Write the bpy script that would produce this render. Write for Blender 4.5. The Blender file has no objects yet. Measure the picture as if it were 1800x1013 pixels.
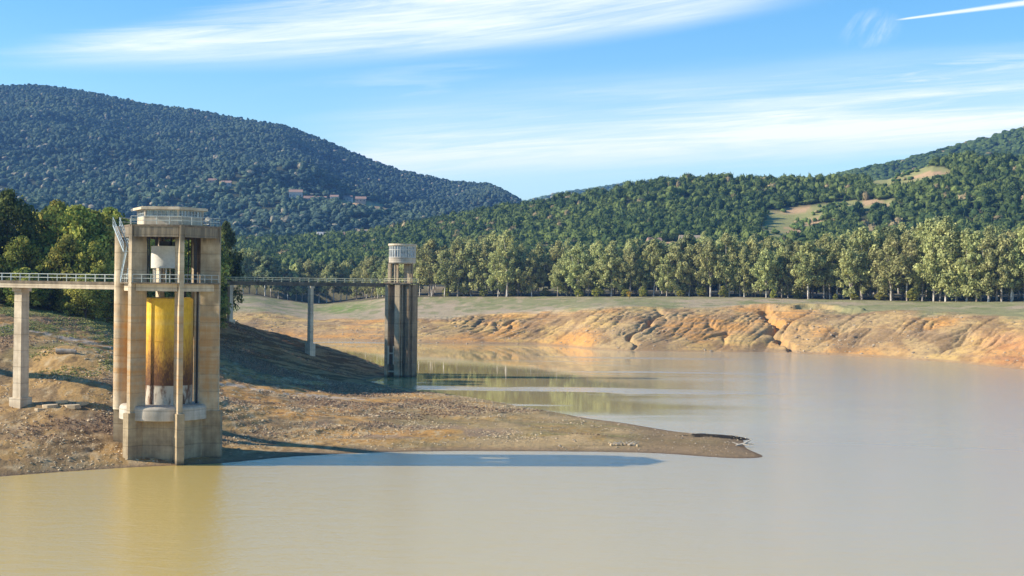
import bpy, bmesh, math, random
import numpy as np
from mathutils import Matrix, Vector, Euler
R = math.radians
random.seed(7); rng = np.random.default_rng(7)
S = bpy.context.scene
COL = S.collection

# ------------------------------------------------------------------ camera
F, CX, HY, CZ, ROLL = 2500.0, 900.0, 503.0, 23.0, R(0.7)
cr, sr = math.cos(ROLL), math.sin(ROLL)
cam_d = bpy.data.cameras.new('camera'); cam = bpy.data.objects.new('camera', cam_d); COL.objects.link(cam)
cam_d.lens = 50; cam_d.sensor_width = 36; cam_d.sensor_fit = 'HORIZONTAL'
cam_d.clip_start = 1; cam_d.clip_end = 40000
cam_d.shift_y = -(506.5-HY)/1800
cam.matrix_world = Matrix(((cr, -sr, 0, 0), (0, 0, -1, 0), (sr, cr, 0, CZ), (0, 0, 0, 1)))
S.camera = cam
def us(px, py):                      # direction of a photo point: X/Y and (Z-CZ)/Y
    a = (np.asarray(px, float)-CX)/F; b = (HY-np.asarray(py, float))/F
    return a*cr-b*sr, a*sr+b*cr
def proj(X, Y, Z):
    u = X/Y; s = (Z-CZ)/Y
    return CX+F*(u*cr+s*sr), HY-F*(s*cr-u*sr)
def at(px, py, Y):
    u, s = us(px, py); return Vector((u*Y, Y, CZ+s*Y))
def water_Y(px, py):
    u, s = us(px, py); return -CZ/s

# ------------------------------------------------------------------ light
SUN_EL, SUN_DIR = R(28.3), Vector((1, .07, 0)).normalized()      # SUN_DIR: where shadows fall
S.view_settings.view_transform = 'Standard'; S.view_settings.look = 'None'
S.view_settings.exposure = 0.76; S.view_settings.gamma = 1
sd = bpy.data.lights.new('sun', 'SUN'); sd.energy = 5.0; sd.angle = R(.55); sd.color = (1, .91, .76)
so = bpy.data.objects.new('sun', sd); COL.objects.link(so)
lv = Vector((SUN_DIR.x*math.cos(SUN_EL), SUN_DIR.y*math.cos(SUN_EL), -math.sin(SUN_EL)))
so.rotation_euler = lv.to_track_quat('-Z', 'Y').to_euler(); so.location = (-200, 0, 200)

# small expression helper for node maths
class E:
    nt = None
    def __init__(s, v): s.v = v
    @staticmethod
    def m(op, *a, clamp=False):
        n = E.nt.nodes.new('ShaderNodeMath'); n.operation = op; n.use_clamp = clamp
        for i, x in enumerate(a):
            if isinstance(x, E): E.nt.links.new(x.v, n.inputs[i])
            else: n.inputs[i].default_value = float(x)
        return E(n.outputs[0])
    def __add__(s, o): return E.m('ADD', s, o)
    __radd__ = __add__
    def __sub__(s, o): return E.m('SUBTRACT', s, o)
    def __rsub__(s, o): return E.m('SUBTRACT', o, s)
    def __mul__(s, o): return E.m('MULTIPLY', s, o)
    __rmul__ = __mul__
    def __truediv__(s, o): return E.m('DIVIDE', s, o)
def comb(x, y, z=0):
    n = E.nt.nodes.new('ShaderNodeCombineXYZ')
    for i, q in enumerate((x, y, z)):
        if isinstance(q, E): E.nt.links.new(q.v, n.inputs[i])
        else: n.inputs[i].default_value = q
    return E(n.outputs[0])
def sep(v):
    n = E.nt.nodes.new('ShaderNodeSeparateXYZ'); E.nt.links.new(v.v, n.inputs[0])
    return [E(o) for o in n.outputs]
def noise(v, scale=1, detail=3, rough=.5, dist=0):
    n = E.nt.nodes.new('ShaderNodeTexNoise'); n.inputs['Scale'].default_value = scale
    n.inputs['Detail'].default_value = detail; n.inputs['Roughness'].default_value = rough
    n.inputs['Distortion'].default_value = dist
    E.nt.links.new(v.v, n.inputs['Vector']); return E(n.outputs['Fac'])
def ss(x, a, b):                     # smoothstep, a may be greater than b
    n = E.nt.nodes.new('ShaderNodeMapRange'); n.interpolation_type = 'SMOOTHSTEP'
    flip = a > b
    lo, hi = (b, a) if flip else (a, b)
    n.inputs['From Min'].default_value = lo; n.inputs['From Max'].default_value = hi
    n.inputs['To Min'].default_value = 1 if flip else 0; n.inputs['To Max'].default_value = 0 if flip else 1
    E.nt.links.new(x.v, n.inputs['Value']); return E(n.outputs[0])
def mixc(f, a, b):
    n = E.nt.nodes.new('ShaderNodeMix'); n.data_type = 'RGBA'
    for s_, x in ((n.inputs[0], f), (n.inputs[6], a), (n.inputs[7], b)):
        if isinstance(x, E): E.nt.links.new(x.v, s_)
        elif isinstance(x, (int, float)): s_.default_value = x
        else: s_.default_value = (*x[:3], 1)
    return E(n.outputs[2])
def mulc(a, f):                      # colour times value
    n = E.nt.nodes.new('ShaderNodeVectorMath'); n.operation = 'SCALE'
    E.nt.links.new(a.v, n.inputs[0]); E.nt.links.new(f.v, n.inputs['Scale']); return E(n.outputs[0])

W = bpy.data.worlds.new('World'); S.world = W; W.use_nodes = True
nt = W.node_tree; nt.nodes.clear(); E.nt = nt
sky = nt.nodes.new('ShaderNodeTexSky'); sky.sky_type = 'NISHITA'; sky.sun_disc = False
sky.sun_elevation = SUN_EL
sky.sun_rotation = math.atan2(-SUN_DIR.x, -SUN_DIR.y)       # bearing of the sun, clockwise from +Y
sky.air_density = 1.0; sky.dust_density = .15; sky.ozone_density = 2.0; sky.altitude = 300
tc = nt.nodes.new('ShaderNodeTexCoord'); gx, gy, gz = sep(E(tc.outputs['Generated']))
gy_ = E.m('MAXIMUM', gy, .02)
u_, s_ = gx/gy_, gz/gy_
PX = u_*(F*cr)+s_*(F*sr)+CX; PY = HY-(s_*(F*cr)-u_*(F*sr))
def cloud_nodes():
    d = PX-300.0
    low = 121.0-d*d*.00009
    w = PY-low
    n1 = noise(comb(PX/460.0, w/26.0+PX*.0012, 1.3), 1, 8, .66, .6)
    n1b = noise(comb(PX/900.0, w/75.0, 5.3), 1, 3, .5, .2)
    up = PY-(84.0-PX*.19)
    up = up + (n1-.5)*70.0
    edge = (w + (n1-.5)*26.0)
    c1 = ss(edge, 14, -34)*ss(up, -10, 60)*ss(PX, 1560, 1150)
    c1 = c1*ss(n1+n1b*.9, .64, 1.25)*.68 + c1*.22
    w2 = PY+PX*.065
    n2 = noise(comb(PX/520.0, w2/22.0, 9.1), 1, 8, .66, .6)
    n2b = noise(comb(PX/1100.0, w2/80.0, 2.7), 1, 2, .5, .2)
    mid = w2-300.0
    env = ss(mid+(n2b-.5)*60.0, -115, 0)*ss(mid, 110, 10)*ss(PX+(n2b-.5)*300.0, 440, 720)
    brt = ss(PX, 600, 1800)*.35+.62
    c2 = env*ss(n2*.8+n2b*.7, .52, .95)*brt + env*.3
    n3 = noise(comb(PX/300.0, (PY+PX*.06)/22.0, 4.4), 1, 5, .6, .4)
    c3 = ss(PX, 1130, 1500)*ss(PY+PX*.05, 150, 215)*ss(PY+PX*.05, 290, 235)*ss(n3, .42, .74)*.75
    c4 = ss(PX, 380, 560)*ss(PX, 960, 760)*ss(PY+PX*.16, 215, 258)*ss(PY+PX*.16, 330, 270)*ss(n3, .42, .75)*.30
    ln = PY-(244.0-PX*.1325)
    wd = (PX-1560.0)*.018+1.5
    c5 = ss(E.m('ABSOLUTE', ln)/wd, 1.25, .2)*ss(PX, 1565, 1600)*.85
    wx = (PX-1528.0)/48.0; wy = (PY-52.0+(PX-1528.0)*.1)/30.0
    c6 = ss(wx*wx+wy*wy, 1.9, .0)*ss(noise(comb(PX/30.0+PY*.02, PY/90.0, 3.1), 1, 7, .7, .3), .36, .80)*.50
    fib = noise(comb((PX+PY*1.5)/160.0, (PY+PX*.11)/9.0, 7.7), 1, 6, .7, .9)*.75+.62
    c1 = c1*fib; c2 = c2*fib
    tot = c1
    for c in (c2, c3, c4, c5, c6): tot = E.m('MAXIMUM', tot, c)
    return tot*ss(gy, .05, .2)
cl = E.m('MINIMUM', cloud_nodes(), 1)
skyc = E(sky.outputs[0])
hs = nt.nodes.new('ShaderNodeHueSaturation'); hs.inputs['Saturation'].default_value = 1.4; hs.inputs['Value'].default_value = 1.42
nt.links.new(skyc.v, hs.inputs['Color'])
final = mixc(cl, E(hs.outputs[0]), (8.8, 9.1, 9.5))
bg = nt.nodes.new('ShaderNodeBackground'); nt.links.new(final.v, bg.inputs[0]); bg.inputs[1].default_value = 0.085
wo = nt.nodes.new('ShaderNodeOutputWorld'); nt.links.new(bg.outputs[0], wo.inputs[0])

# ------------------------------------------------------------------ materials
MATS = {}
def mat(name, fn, rough=.85, spec=.2, bump=None):
    m = bpy.data.materials.new(name); m.use_nodes = True; t = m.node_tree; E.nt = t
    b = t.nodes['Principled BSDF']; b.inputs['Roughness'].default_value = rough
    b.inputs['Specular IOR Level'].default_value = spec
    g = t.nodes.new('ShaderNodeNewGeometry'); P = E(g.outputs['Position'])
    c = fn(P, b, t)
    if c is not None:
        t.links.new(c.v, b.inputs['Base Color'])
    MATS[name] = m; return m
def bump(t, b, h, dist, strength=1):
    n = t.nodes.new('ShaderNodeBump'); n.inputs['Distance'].default_value = dist; n.inputs['Strength'].default_value = strength
    t.links.new(h.v, n.inputs['Height']); t.links.new(n.outputs[0], b.inputs['Normal'])

def concrete(c_lo, c_hi, stain=(.30, .17, .07), zs=None, dark=(.09, .075, .055), zdark=None, lift=.45):
    def fn(P, b, t):
        x, y, z = sep(P)
        n = noise(P, .55, 5, .6); st = noise(comb(x*1.6, y*1.6, z*.10), 1, 5, .65)
        c = mixc(ss(n*.6+st*.5, .38, .75), c_lo, c_hi)
        form = E.m('FRACT', z*lift)
        lines = ss(form, .0, .06)*ss(form, 1, .94)
        hb = noise(comb(x*.05, y*.05, z*1.4), 1, 4, .6)
        c = mulc(c, (lines*.22+.80)*(hb*.55+.72))
        if zs:
            k = ss(z+(st-.5)*5.0, zs[0]-2, zs[0]+2)*ss(z+(st-.5)*4.0, zs[1]+3, zs[1]-2)*ss(hb+st, .75, 1.25)
            c = mixc(k*.85, c, stain)
        if zdark:
            k = ss(z, zdark-.6, zdark+.2)*ss(st+n*.4, .42, .82)
            c = mixc(k*.85, c, dark)
        wet = ss(z+(n-.5)*.8, .9, .1)
        c = mixc(wet*.8, c, (.06, .05, .035))
        bump(t, b, n*.4+lines*.3+noise(P, 6, 4, .6)*.3, .06)
        return c
    return fn
mat('weathered_concrete', concrete((.36, .275, .175), (.62, .52, .36), (.46, .24, .075), (8.5, 19.5), zdark=28.2))
mat('base_concrete', concrete((.25, .185, .11), (.46, .36, .22)))
mat('pale_concrete', concrete((.38, .32, .24), (.58, .51, .41)))
mat('bridge_concrete', concrete((.44, .35, .24), (.68, .57, .41), (.3, .2, .1), None))
mat('dark_concrete', concrete((.10, .08, .055), (.27, .21, .145)))
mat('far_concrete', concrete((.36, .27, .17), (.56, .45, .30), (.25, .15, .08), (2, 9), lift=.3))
mat('shaft_shade_concrete', concrete((.17, .12, .07), (.31, .23, .14), (.2, .12, .07), (2, 9), lift=.3))  # darker far concrete, for the core and painted shade on the right-hand parts
def plain(name, c, rough=.6, var=.25, sc=3.0, spec=.3):
    def fn(P, b, t):
        n = noise(P, sc, 4, .6)
        return mulc(mixc(.0, c, c), n*var*2+(1-var))
    return mat(name, fn, rough, spec)
plain('blue_grey_steel', (.36, .43, .46), .5); plain('pale_rail_paint', (.44, .47, .43), .55)
plain('yellowish_rail', (.68, .60, .36), .6); plain('dark_steel', (.05, .05, .05), .6)
plain('white_paint', (.60, .57, .50), .6); plain('window_frame_paint', (.40, .43, .43), .5)
plain('roof_tiles', (.33, .21, .15), .8); plain('white_wall', (.52, .48, .43), .8); plain('pink_wall', (.40, .32, .26), .8)
plain('grey_wood', (.30, .26, .21), .9); plain('pale_wood', (.46, .40, .32), .9)
plain('stone', (.36, .28, .19), .95, .4, .7)
plain('shade_interior', (.05, .055, .06), .8)
def glass(P, b, t):
    x, y, z = sep(P)
    b.inputs['Roughness'].default_value = .12; b.inputs['Specular IOR Level'].default_value = .8
    return mixc(ss(noise(P, .9, 2), .4, .6), (.10, .15, .20), (.26, .33, .38))
mat('window_glass', glass)
def yellow(P, b, t):
    x, y, z = sep(P)
    big = noise(comb(x*.9, y*.9, z*.28), 1, 6, .68)
    fine = noise(comb(x*3.2, y*3.2, z*1.3), 1, 6, .7)
    c = mixc(ss(fine, .3, .7), (.66, .38, .02), (.84, .53, .04))
    hb = noise(comb(x*.03, y*.03, z*.8), 1, 4, .6)
    c = mixc(ss(hb, .45, .7)*.35, c, (.72, .55, .18))
    low = ss(z+(big-.5)*9.0, 18.5, 12.5)
    c = mixc(low*.85, c, (.42, .19, .035))
    r = ss(z+(fine-.5)*9.0+(noise(comb(x*7.0, y*7.0, z*2.5), 1, 4, .7)-.5)*9.0+(big-.5)*5.0, 15.4, 9.6)
    c = mixc(r*.95, c, (.085, .032, .014))
    base = ss(z, 9.75, 9.65)
    pale = mixc(ss(big+fine*.3, .58, .74), (.52, .45, .35), (.14, .07, .035))
    c = mixc(base, c, pale)
    bump(t, b, fine, .05)
    return c
mat('yellow_rusty_paint', yellow, .55, .3)
def bark(P, b, t):
    x, y, z = sep(P)
    n = noise(comb(x*1.2, y*1.2, z*.35), 1, 4, .6)
    return mixc(ss(n, .38, .62), (.26, .20, .15), (.68, .62, .53))
mat('pale_bark', bark, .9, .1)
plain('dark_bark', (.13, .10, .075), .95)

def foliage(name, scale=.35, trans=.30):
    m = bpy.data.materials.new(name); m.use_nodes = True; t = m.node_tree; E.nt = t; t.nodes.clear()
    a = t.nodes.new('ShaderNodeAttribute'); a.attribute_name = 'tint'
    g = t.nodes.new('ShaderNodeNewGeometry'); oi = t.nodes.new('ShaderNodeObjectInfo')
    n = noise(E(g.outputs['Position']), scale, 3, .6)
    c = mulc(E(a.outputs['Color']), (n*.8+.6))
    hv = t.nodes.new('ShaderNodeHueSaturation'); t.links.new(c.v, hv.inputs['Color'])
    rnd = E(oi.outputs['Random'])
    t.links.new((rnd*.03+.487).v, hv.inputs['Hue']); t.links.new((rnd*.32+.92).v, hv.inputs['Value'])
    d = t.nodes.new('ShaderNodeBsdfDiffuse'); tr = t.nodes.new('ShaderNodeBsdfTranslucent'); mx = t.nodes.new('ShaderNodeMixShader')
    t.links.new(hv.outputs[0], d.inputs[0]); t.links.new(hv.outputs[0], tr.inputs[0]); mx.inputs[0].default_value = trans
    t.links.new(d.outputs[0], mx.inputs[1]); t.links.new(tr.outputs[0], mx.inputs[2])
    o = t.nodes.new('ShaderNodeOutputMaterial'); t.links.new(mx.outputs[0], o.inputs[0])
    MATS[name] = m
foliage('eucalyptus_leaves'); foliage('oak_leaves', .12, .12); foliage('scrub_leaves', .5, .15)

# ------------------------------------------------------------------ object helpers
def tag(o, label=None, cat=None, group=None, kind=None):
    if label: o['label'] = label
    if cat: o['category'] = cat
    if group: o['group'] = group
    if kind: o['kind'] = kind
    return o
def thing(name, loc, label, cat, group=None, rz=0):
    o = bpy.data.objects.new(name, None); COL.objects.link(o); o.location = loc; o.rotation_euler = (0, 0, rz)
    o.empty_display_size = .5
    return tag(o, label, cat, group)
def np_mesh(name, V, Q, mt, tint=None, smooth=False):
    """V (n,3), Q (m,k) faces all of k corners"""
    me = bpy.data.meshes.new(name); V = np.asarray(V, np.float32); Q = np.asarray(Q, np.int32)
    me.vertices.add(len(V)); me.vertices.foreach_set('co', V.ravel())
    k = Q.shape[1]; me.loops.add(Q.size); me.loops.foreach_set('vertex_index', Q.ravel())
    me.polygons.add(len(Q)); me.polygons.foreach_set('loop_start', np.arange(0, Q.size, k, dtype=np.int32))
    me.polygons.foreach_set('loop_total', np.full(len(Q), k, np.int32))
    me.polygons.foreach_set('use_smooth', np.full(len(Q), smooth))
    if tint is not None:
        at_ = me.attributes.new('tint', 'FLOAT_COLOR', 'POINT')
        at_.data.foreach_set('color', np.concatenate([tint, np.ones((len(V), 1))], 1).astype(np.float32).ravel())
    me.update(calc_edges=True); me.materials.append(MATS[mt] if isinstance(mt, str) else mt)
    return me
def link(me, name, parent=None, loc=(0, 0, 0)):
    o = bpy.data.objects.new(name, me); COL.objects.link(o); o.location = loc
    if parent: o.parent = parent
    return o
class MB:
    def __init__(s): s.v = []; s.f = []
    def add(s, v, f):
        n = len(s.v); s.v += [tuple(p) for p in v]; s.f += [tuple(i+n for i in q) for q in f]; return s
    def prism(s, pts, z0, z1, top=None):
        """closed plan polygon, counter-clockwise, from z0 to z1"""
        n = len(pts); t = top or pts
        return s.add([(x, y, z0) for x, y in pts]+[(x, y, z1) for x, y in t],
                     [tuple(range(n-1, -1, -1)), tuple(range(n, 2*n))]+[(i, (i+1) % n, (i+1) % n+n, i+n) for i in range(n)])
    def box(s, c, d, rz=0):
        h = [x/2 for x in d]; ca, sa = math.cos(rz), math.sin(rz)
        pts = [(c[0]+x*ca-y*sa, c[1]+x*sa+y*ca) for x, y in ((-h[0], -h[1]), (h[0], -h[1]), (h[0], h[1]), (-h[0], h[1]))]
        return s.prism(pts, c[2]-h[2], c[2]+h[2])
    def bar(s, a, b, r, n=6, r2=None):
        a, b = Vector(a), Vector(b); d = (b-a).normalized(); q = d.to_track_quat('Z', 'Y'); r2 = r if r2 is None else r2
        ring = lambda p, rr: [p+q @ Vector((math.cos(2*math.pi*i/n)*rr, math.sin(2*math.pi*i/n)*rr, 0)) for i in range(n)]
        return s.add(ring(a, r)+ring(b, r2), [tuple(range(n-1, -1, -1)), tuple(range(n, 2*n))]+[(i, (i+1) % n, (i+1) % n+n, i+n) for i in range(n)])
    def beam(s, a, b, w, h):
        """rectangular bar, w across, h tall"""
        a, b = Vector(a), Vector(b); d = (b-a); side = Vector((-d.y, d.x, 0)).normalized()*w/2; up = Vector((0, 0, h/2))
        v = [a-side-up, a+side-up, a+side+up, a-side+up, b-side-up, b+side-up, b+side+up, b-side+up]
        return s.add(v, [(0, 1, 2, 3), (7, 6, 5, 4), (0, 4, 5, 1), (1, 5, 6, 2), (2, 6, 7, 3), (3, 7, 4, 0)])
    def lathe(s, prof, n=48, a0=0, a1=2*math.pi, closed=True):
        v = []; f = []; m = len(prof)
        cols = n if closed else n+1
        for i in range(cols):
            a = a0+(a1-a0)*i/n
            for r, z in prof: v.append((r*math.sin(a), -r*math.cos(a), z))
        for i in range(n):
            j = (i+1) % cols
            for k in range(m-1):
                f.append((i*m+k, j*m+k, j*m+k+1, i*m+k+1))
        return s.add(v, f)
    def build(s, name, mt, parent=None, loc=(0, 0, 0), smooth=False):
        me = bpy.data.meshes.new(name); me.from_pydata(s.v, [], s.f); me.materials.append(MATS[mt])
        bm = bmesh.new(); bm.from_mesh(me); bmesh.ops.recalc_face_normals(bm, faces=bm.faces); bm.to_mesh(me); bm.free()
        if smooth:
            me.polygons.foreach_set('use_smooth', [True]*len(me.polygons))
            try: me.set_sharp_from_angle(angle=R(40))
            except Exception: pass
        return link(me, name, parent, loc)

# ------------------------------------------------------------------ numpy noise
def _h(i, j, s):
    n = (i.astype(np.int64)*374761393+j.astype(np.int64)*668265263+s*2147483647) & 0xffffffff
    n = ((n ^ (n >> 13))*1274126177) & 0xffffffff
    return ((n ^ (n >> 16)) & 0xffff)/65535.0
def vn(x, y, s=0):
    x = np.asarray(x, float); y = np.asarray(y, float)
    i = np.floor(x); j = np.floor(y); fx = x-i; fy = y-j; fx = fx*fx*(3-2*fx); fy = fy*fy*(3-2*fy)
    a = _h(i, j, s); b = _h(i+1, j, s); c = _h(i, j+1, s); d = _h(i+1, j+1, s)
    return (a*(1-fx)+b*fx)*(1-fy)+(c*(1-fx)+d*fx)*fy
def fbm(x, y, o=4, s=0, g=.5):
    t = 0; a = 1; n = 0
    for k in range(o):
        t = t+a*vn(x*2**k+k*17.3, y*2**k-k*9.1, s+k); n += a; a *= g
    return t/n
def sst(x, a, b):
    t = np.clip((x-a)/(b-a), 0, 1); return t*t*(3-2*t)

# ------------------------------------------------------------------ terrain height
def pts_px(lst):                     # (px, py) on the water line -> plan
    out = []
    for px, py in lst:
        Y = float(water_Y(px, py)); out.append((float(us(px, py)[0])*Y, Y, 0.0))
    return out
front = [(-500, 872), (-250, 855), (-100, 845), (0, 838), (100, 830), (190, 824), (290, 819), (380, 816), (460, 808), (560, 801), (640, 797), (760, 794), (900, 793.5), (1000, 794), (1100, 795), (1200, 799), (1290, 806), (1350, 806)]
back = [(1346, 803), (1325, 796), (1308, 786), (1312, 771), (1280, 766), (1240, 764), (1200, 761), (1140, 751), (1090, 742), (1000, 729), (950, 720), (900, 711), (850, 703), (800, 697), (750, 690), (700, 680), (660, 672), (640, 667), (670, 657), (690, 650)]
ctrl = pts_px(front)+pts_px(back)
def cp(px, py, Y): p = at(px, py, Y); ctrl.append((p.x, p.y, p.z))
for a in [(35, 715, 194.8), (35, 650, 212), (0, 600, 225), (0, 542, 262), (100, 555, 268), (120, 612, 217), (190, 570, 268), (200, 640, 215), (100, 700, 196),
          (195, 720, 196), (195, 778, 184), (90, 780, 178), (388, 640, 292), (388, 700, 232), (388, 760, 203), (500, 660, 300), (500, 720, 230),
          (480, 770, 203), (640, 700, 270), (640, 760, 214), (700, 730, 238), (900, 742, 234), (1000, 765, 212), (1120, 772, 212),
          (403, 566, 345), (546, 624, 350), (388, 560, 376), (450, 581, 376), (500, 593, 376), (546, 604, 375), (620, 624, 370), (665, 640, 366),
          (388, 600, 328), (546, 655, 328), (470, 628, 328), (300, 640, 262), (300, 560, 330), (200, 552, 330), (300, 600, 290), (330, 720, 205)]:
    cp(*a)
ctrl += [(-180, 330, 24), (-250, 250, 26), (-180, 200, 17), (-120, 190, 13), (-120, 260, 21), (-115, 330, 22), (-260, 400, 24), (-100, 400, 16), (-70, 430, 6), (-45, 410, 0), (-30, 390, -2),
         (-55, 440, 0), (-100, 470, 0), (-200, 480, 0), (-20, 340, -2.5), (-20, 360, -3), (5, 280, -2.5), (25, 255, -2.5), (45, 220, -2.5), (48, 195, -2), (35, 178, -2.2), (0, 182, -2.5), (-20, 178, -2.5),
         (-50, 162, -2.5), (-90, 140, -2.5), (80, 200, -3), (60, 280, -3), (20, 330, -3), (-160, 120, -3), (-5, 150, -3), (100, 150, -3), (0, 420, -3), (60, 400, -3), (-40, 480, -3)]
ctrl = np.array(ctrl)
def tps_fit(P):
    n = len(P); d = np.hypot(P[:, None, 0]-P[None, :, 0], P[:, None, 1]-P[None, :, 1])
    K = np.where(d > 0, d*d*np.log(d+1e-9), 0)+np.eye(n)*28.0
    A = np.zeros((n+3, n+3)); A[:n, :n] = K; A[:n, n] = 1; A[:n, n+1:] = P[:, :2]; A[n, :n] = 1; A[n+1:, :n] = P[:, :2].T
    return np.linalg.solve(A, np.concatenate([P[:, 2], [0, 0, 0]]))
TW = tps_fit(ctrl)
def tps(X, Y):
    out = np.full(X.shape, TW[len(ctrl)])+TW[-2]*X+TW[-1]*Y
    for (x, y, _), w in zip(ctrl, TW):
        r2 = (X-x)**2+(Y-y)**2; out = out+w*.5*r2*np.log(r2+1e-9)
    return out
def in_ell(px, py, c, r, a=0):
    dx = px-c[0]; dy = py-c[1]; ca, sa = math.cos(a), math.sin(a)
    return ((dx*ca+dy*sa)/r[0])**2+((-dx*sa+dy*ca)/r[1])**2
LEDGE = [(float(us(1262, 771)[0])*218, 217.5)]
def left_land(X, Y):
    m = (Y < 500) & (Y > 100) & (X < 110)
    z = np.full(X.shape, -4.0)
    if m.any():
        x, y = X[m], Y[m]
        t = np.clip(tps(x, y), -4, 30)
        t = t*sst(y, 498, 470)-4*(1-sst(y, 498, 470)) if False else np.where(y > 470, t*(498-y)/28-4*(y-470)/28, t)
        land = sst(t, -.1, .9)
        t = t+land*((fbm(x/14, y/14, 3, 3)-.5)*1.1+(fbm(x/2.6, y/2.6, 3, 11)-.5)*.30)
        rub = sst(fbm(x/9, y/9, 2, 21), .52, .62)
        t = t+land*rub*(fbm(x/.8, y/1.4, 2, 31)-.5)*.2
        e_ = in_ell(x, y, LEDGE[0], (5.2, 2.0), .12)+(fbm(x/1.5, y/1.5, 2, 9)-.5)*.8
        t = t+sst(e_, 1.3, .6)*.25
        # strand lines left by the falling water
        t = t+np.clip(t, 0, 1)*.07*np.sin(t*2*np.pi/.75+fbm(x/20, y/20, 2, 5)*9)
        z[m] = t
    return z
# far bank columns: px, shoreline py, edge (py, Y), tree base (py, Y)
FB = np.array([
    (-1500, 590, 560, 640, 525, 800), (200, 592, 560, 660, 520, 800), (400, 594, 548, 650, 520, 760), (450, 594, 545, 655, 520, 780), (510, 595, 556, 650, 530, 800), (560, 598, 562, 645, 536, 800),
    (640, 601, 560, 640, 528, 770), (700, 603, 558, 632, 522, 740), (780, 605, 556, 628, 522, 728), (850, 605.5, 553, 622, 522, 716), (940, 606, 548, 612, 521.5, 705),
    (1000, 609, 543, 602, 521.5, 698), (1040, 614, 540, 592, 521.5, 690), (1100, 617, 538, 585, 522, 680), (1200, 618.5, 542, 580, 522, 668),
    (1300, 619.5, 541, 578, 523, 656), (1350, 619, 541, 576, 524, 650), (1400, 622, 541, 570, 526, 640), (1500, 626, 546, 556, 528, 622),
    (1600, 632, 547, 540, 530, 604), (1700, 639, 553, 518, 530.5, 586), (1800, 650, 558, 496, 531, 568), (2000, 672, 566, 455, 536, 535), (2600, 700, 580, 400, 540, 500), (4500, 720, 590, 380, 545, 480)])
_bu, _bs = us(FB[:, 0], FB[:, 1]); B_Ys = -CZ/_bs
_, _es = us(FB[:, 0], FB[:, 2]); B_Ye = FB[:, 3]; B_ze = CZ+_es*B_Ye
_, _ts = us(FB[:, 0], FB[:, 4]); B_Yt = FB[:, 5]; B_zt = CZ+_ts*B_Yt
_ux = (FB[:, 0]-CX)/F
_g = np.linspace(_ux[0], _ux[-1], 3000); _k = np.hanning(37); _k /= _k.sum()
def _sm(q):
    v = np.interp(_g, _ux, q); p_ = np.pad(v, 18, mode='edge'); return np.convolve(p_, _k, 'valid')
B_Ys, B_Ye, B_ze, B_Yt, B_zt = [_sm(q) for q in (B_Ys, B_Ye, B_ze, B_Yt, B_zt)]; _ux = _g
def bank_cols(u):
    return [np.interp(u, _ux, q) for q in (B_Ys, B_Ye, B_ze, B_Yt, B_zt)]
def far_bank(X, Y):
    u = X/Y
    uw = u+(fbm(X/40, Y/60, 2, 77)-.5)*.006
    Ys, Ye, ze, Yt, zt = bank_cols(uw)
    Ys = Ys+(fbm(X/28, X*0+3, 3, 41)-.5)*10
    t = (Y-Ys)/(Ye-Ys); tc = np.clip(t, 0, 1)
    prof = np.sin(tc*np.pi/2)**1.05*.62+tc*.38
    z = ze*prof
    t2 = np.clip((Y-Ye)/(Yt-Ye), 0, 1)
    z = np.where(t > 1, ze+(zt-ze)*t2, z)
    t3 = np.clip((Y-Yt)/260, 0, None); z = z+np.where(Y > Yt, np.minimum(t3, 1)*5, 0)
    z = np.where(t < 0, np.maximum((Y-Ys)*.12, -5), z)
    # gullies
    win = np.sin(np.clip(t*1.0+.03, 0, 1)*np.pi)**.45*(t > -.02)*(t < 1.1)
    ero = sst(u, -.085, -.02)*(.55+.45*np.sin(u*9+1.2)**2)+.12
    w = (fbm(X/26, Y/30, 3, 51)-.5)*16
    q = u*545-.42*(Y-Ys)+w
    q2 = u*545-.75*(Y-Ys)+w*.7
    def gul(qq, sc, p, sd):
        n = vn(qq/sc, (Y-Ys)/70.0+sd, sd); return (1-np.abs(2*n-1))**p
    g1 = gul(q, 17, 14, 61); g2 = gul(q2, 8, 9, 71)*.6; g3 = gul(q, 3.6, 5, 81)*.34+gul(q2, 1.9, 4, 83)*.30+(1-np.abs(2*fbm(q/5, Y/45, 3, 87)-1))**8*.35
    amp = sst(fbm(X/45, Y/80, 2, 91), .32, .6)
    G = (g1*amp*1.3+g2*(.3+.7*amp)+g3)*ero*win
    z = z-G*1.9*np.clip(tc*3, .25, 1)
    z = z+win*ero*((fbm(q/12, Y/34, 3, 95)-.5)*1.5)+(t > 0)*(fbm(X/5, Y/5, 3, 97)-.5)*.5*np.clip(tc*4, 0, 1)
    # big ravine and scarp at the right of the centre
    for (pxa, wd, dp) in ((1366, 2.2, 4.0), (1140, 1.3, 2.6)):
        ur = (pxa-CX)/F; xr = ur*Y+(fbm(Y/9.0, Y*0+pxa, 3, 44)-.5)*9+(tc-.5)*(-9 if pxa > 1300 else 13)
        d = np.abs(X-xr)/wd/(.6+tc*.6)
        z = z-dp*np.exp(-d*d*1.2)*np.sin(np.clip(t, 0, 1)*np.pi)**.6*(t > 0)*(t < 1)
    sc_ = (fbm(X/12, X*0+1, 3, 101)-.5)*16
    scarp = sst(Y, Ye+sc_-3, Ye+sc_-.5)-sst(Y, Ye+sc_-.5, Ye+sc_+24)
    scm = sst(u, .14, .18)*sst(fbm(X/25, X*0+8, 2, 107), .35, .5)
    z = z+scarp*1.7*scm*(Y < Yt)
    z = np.where((t > 0)&(t < 1), np.maximum(z, .05+tc*1.2), z)
    z = z+np.clip(tc, 0, 1)*(t < 1.02)*.15*np.sin(z*2*np.pi/.9+fbm(X/30, Y/30, 2, 6)*6)
    return z
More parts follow.
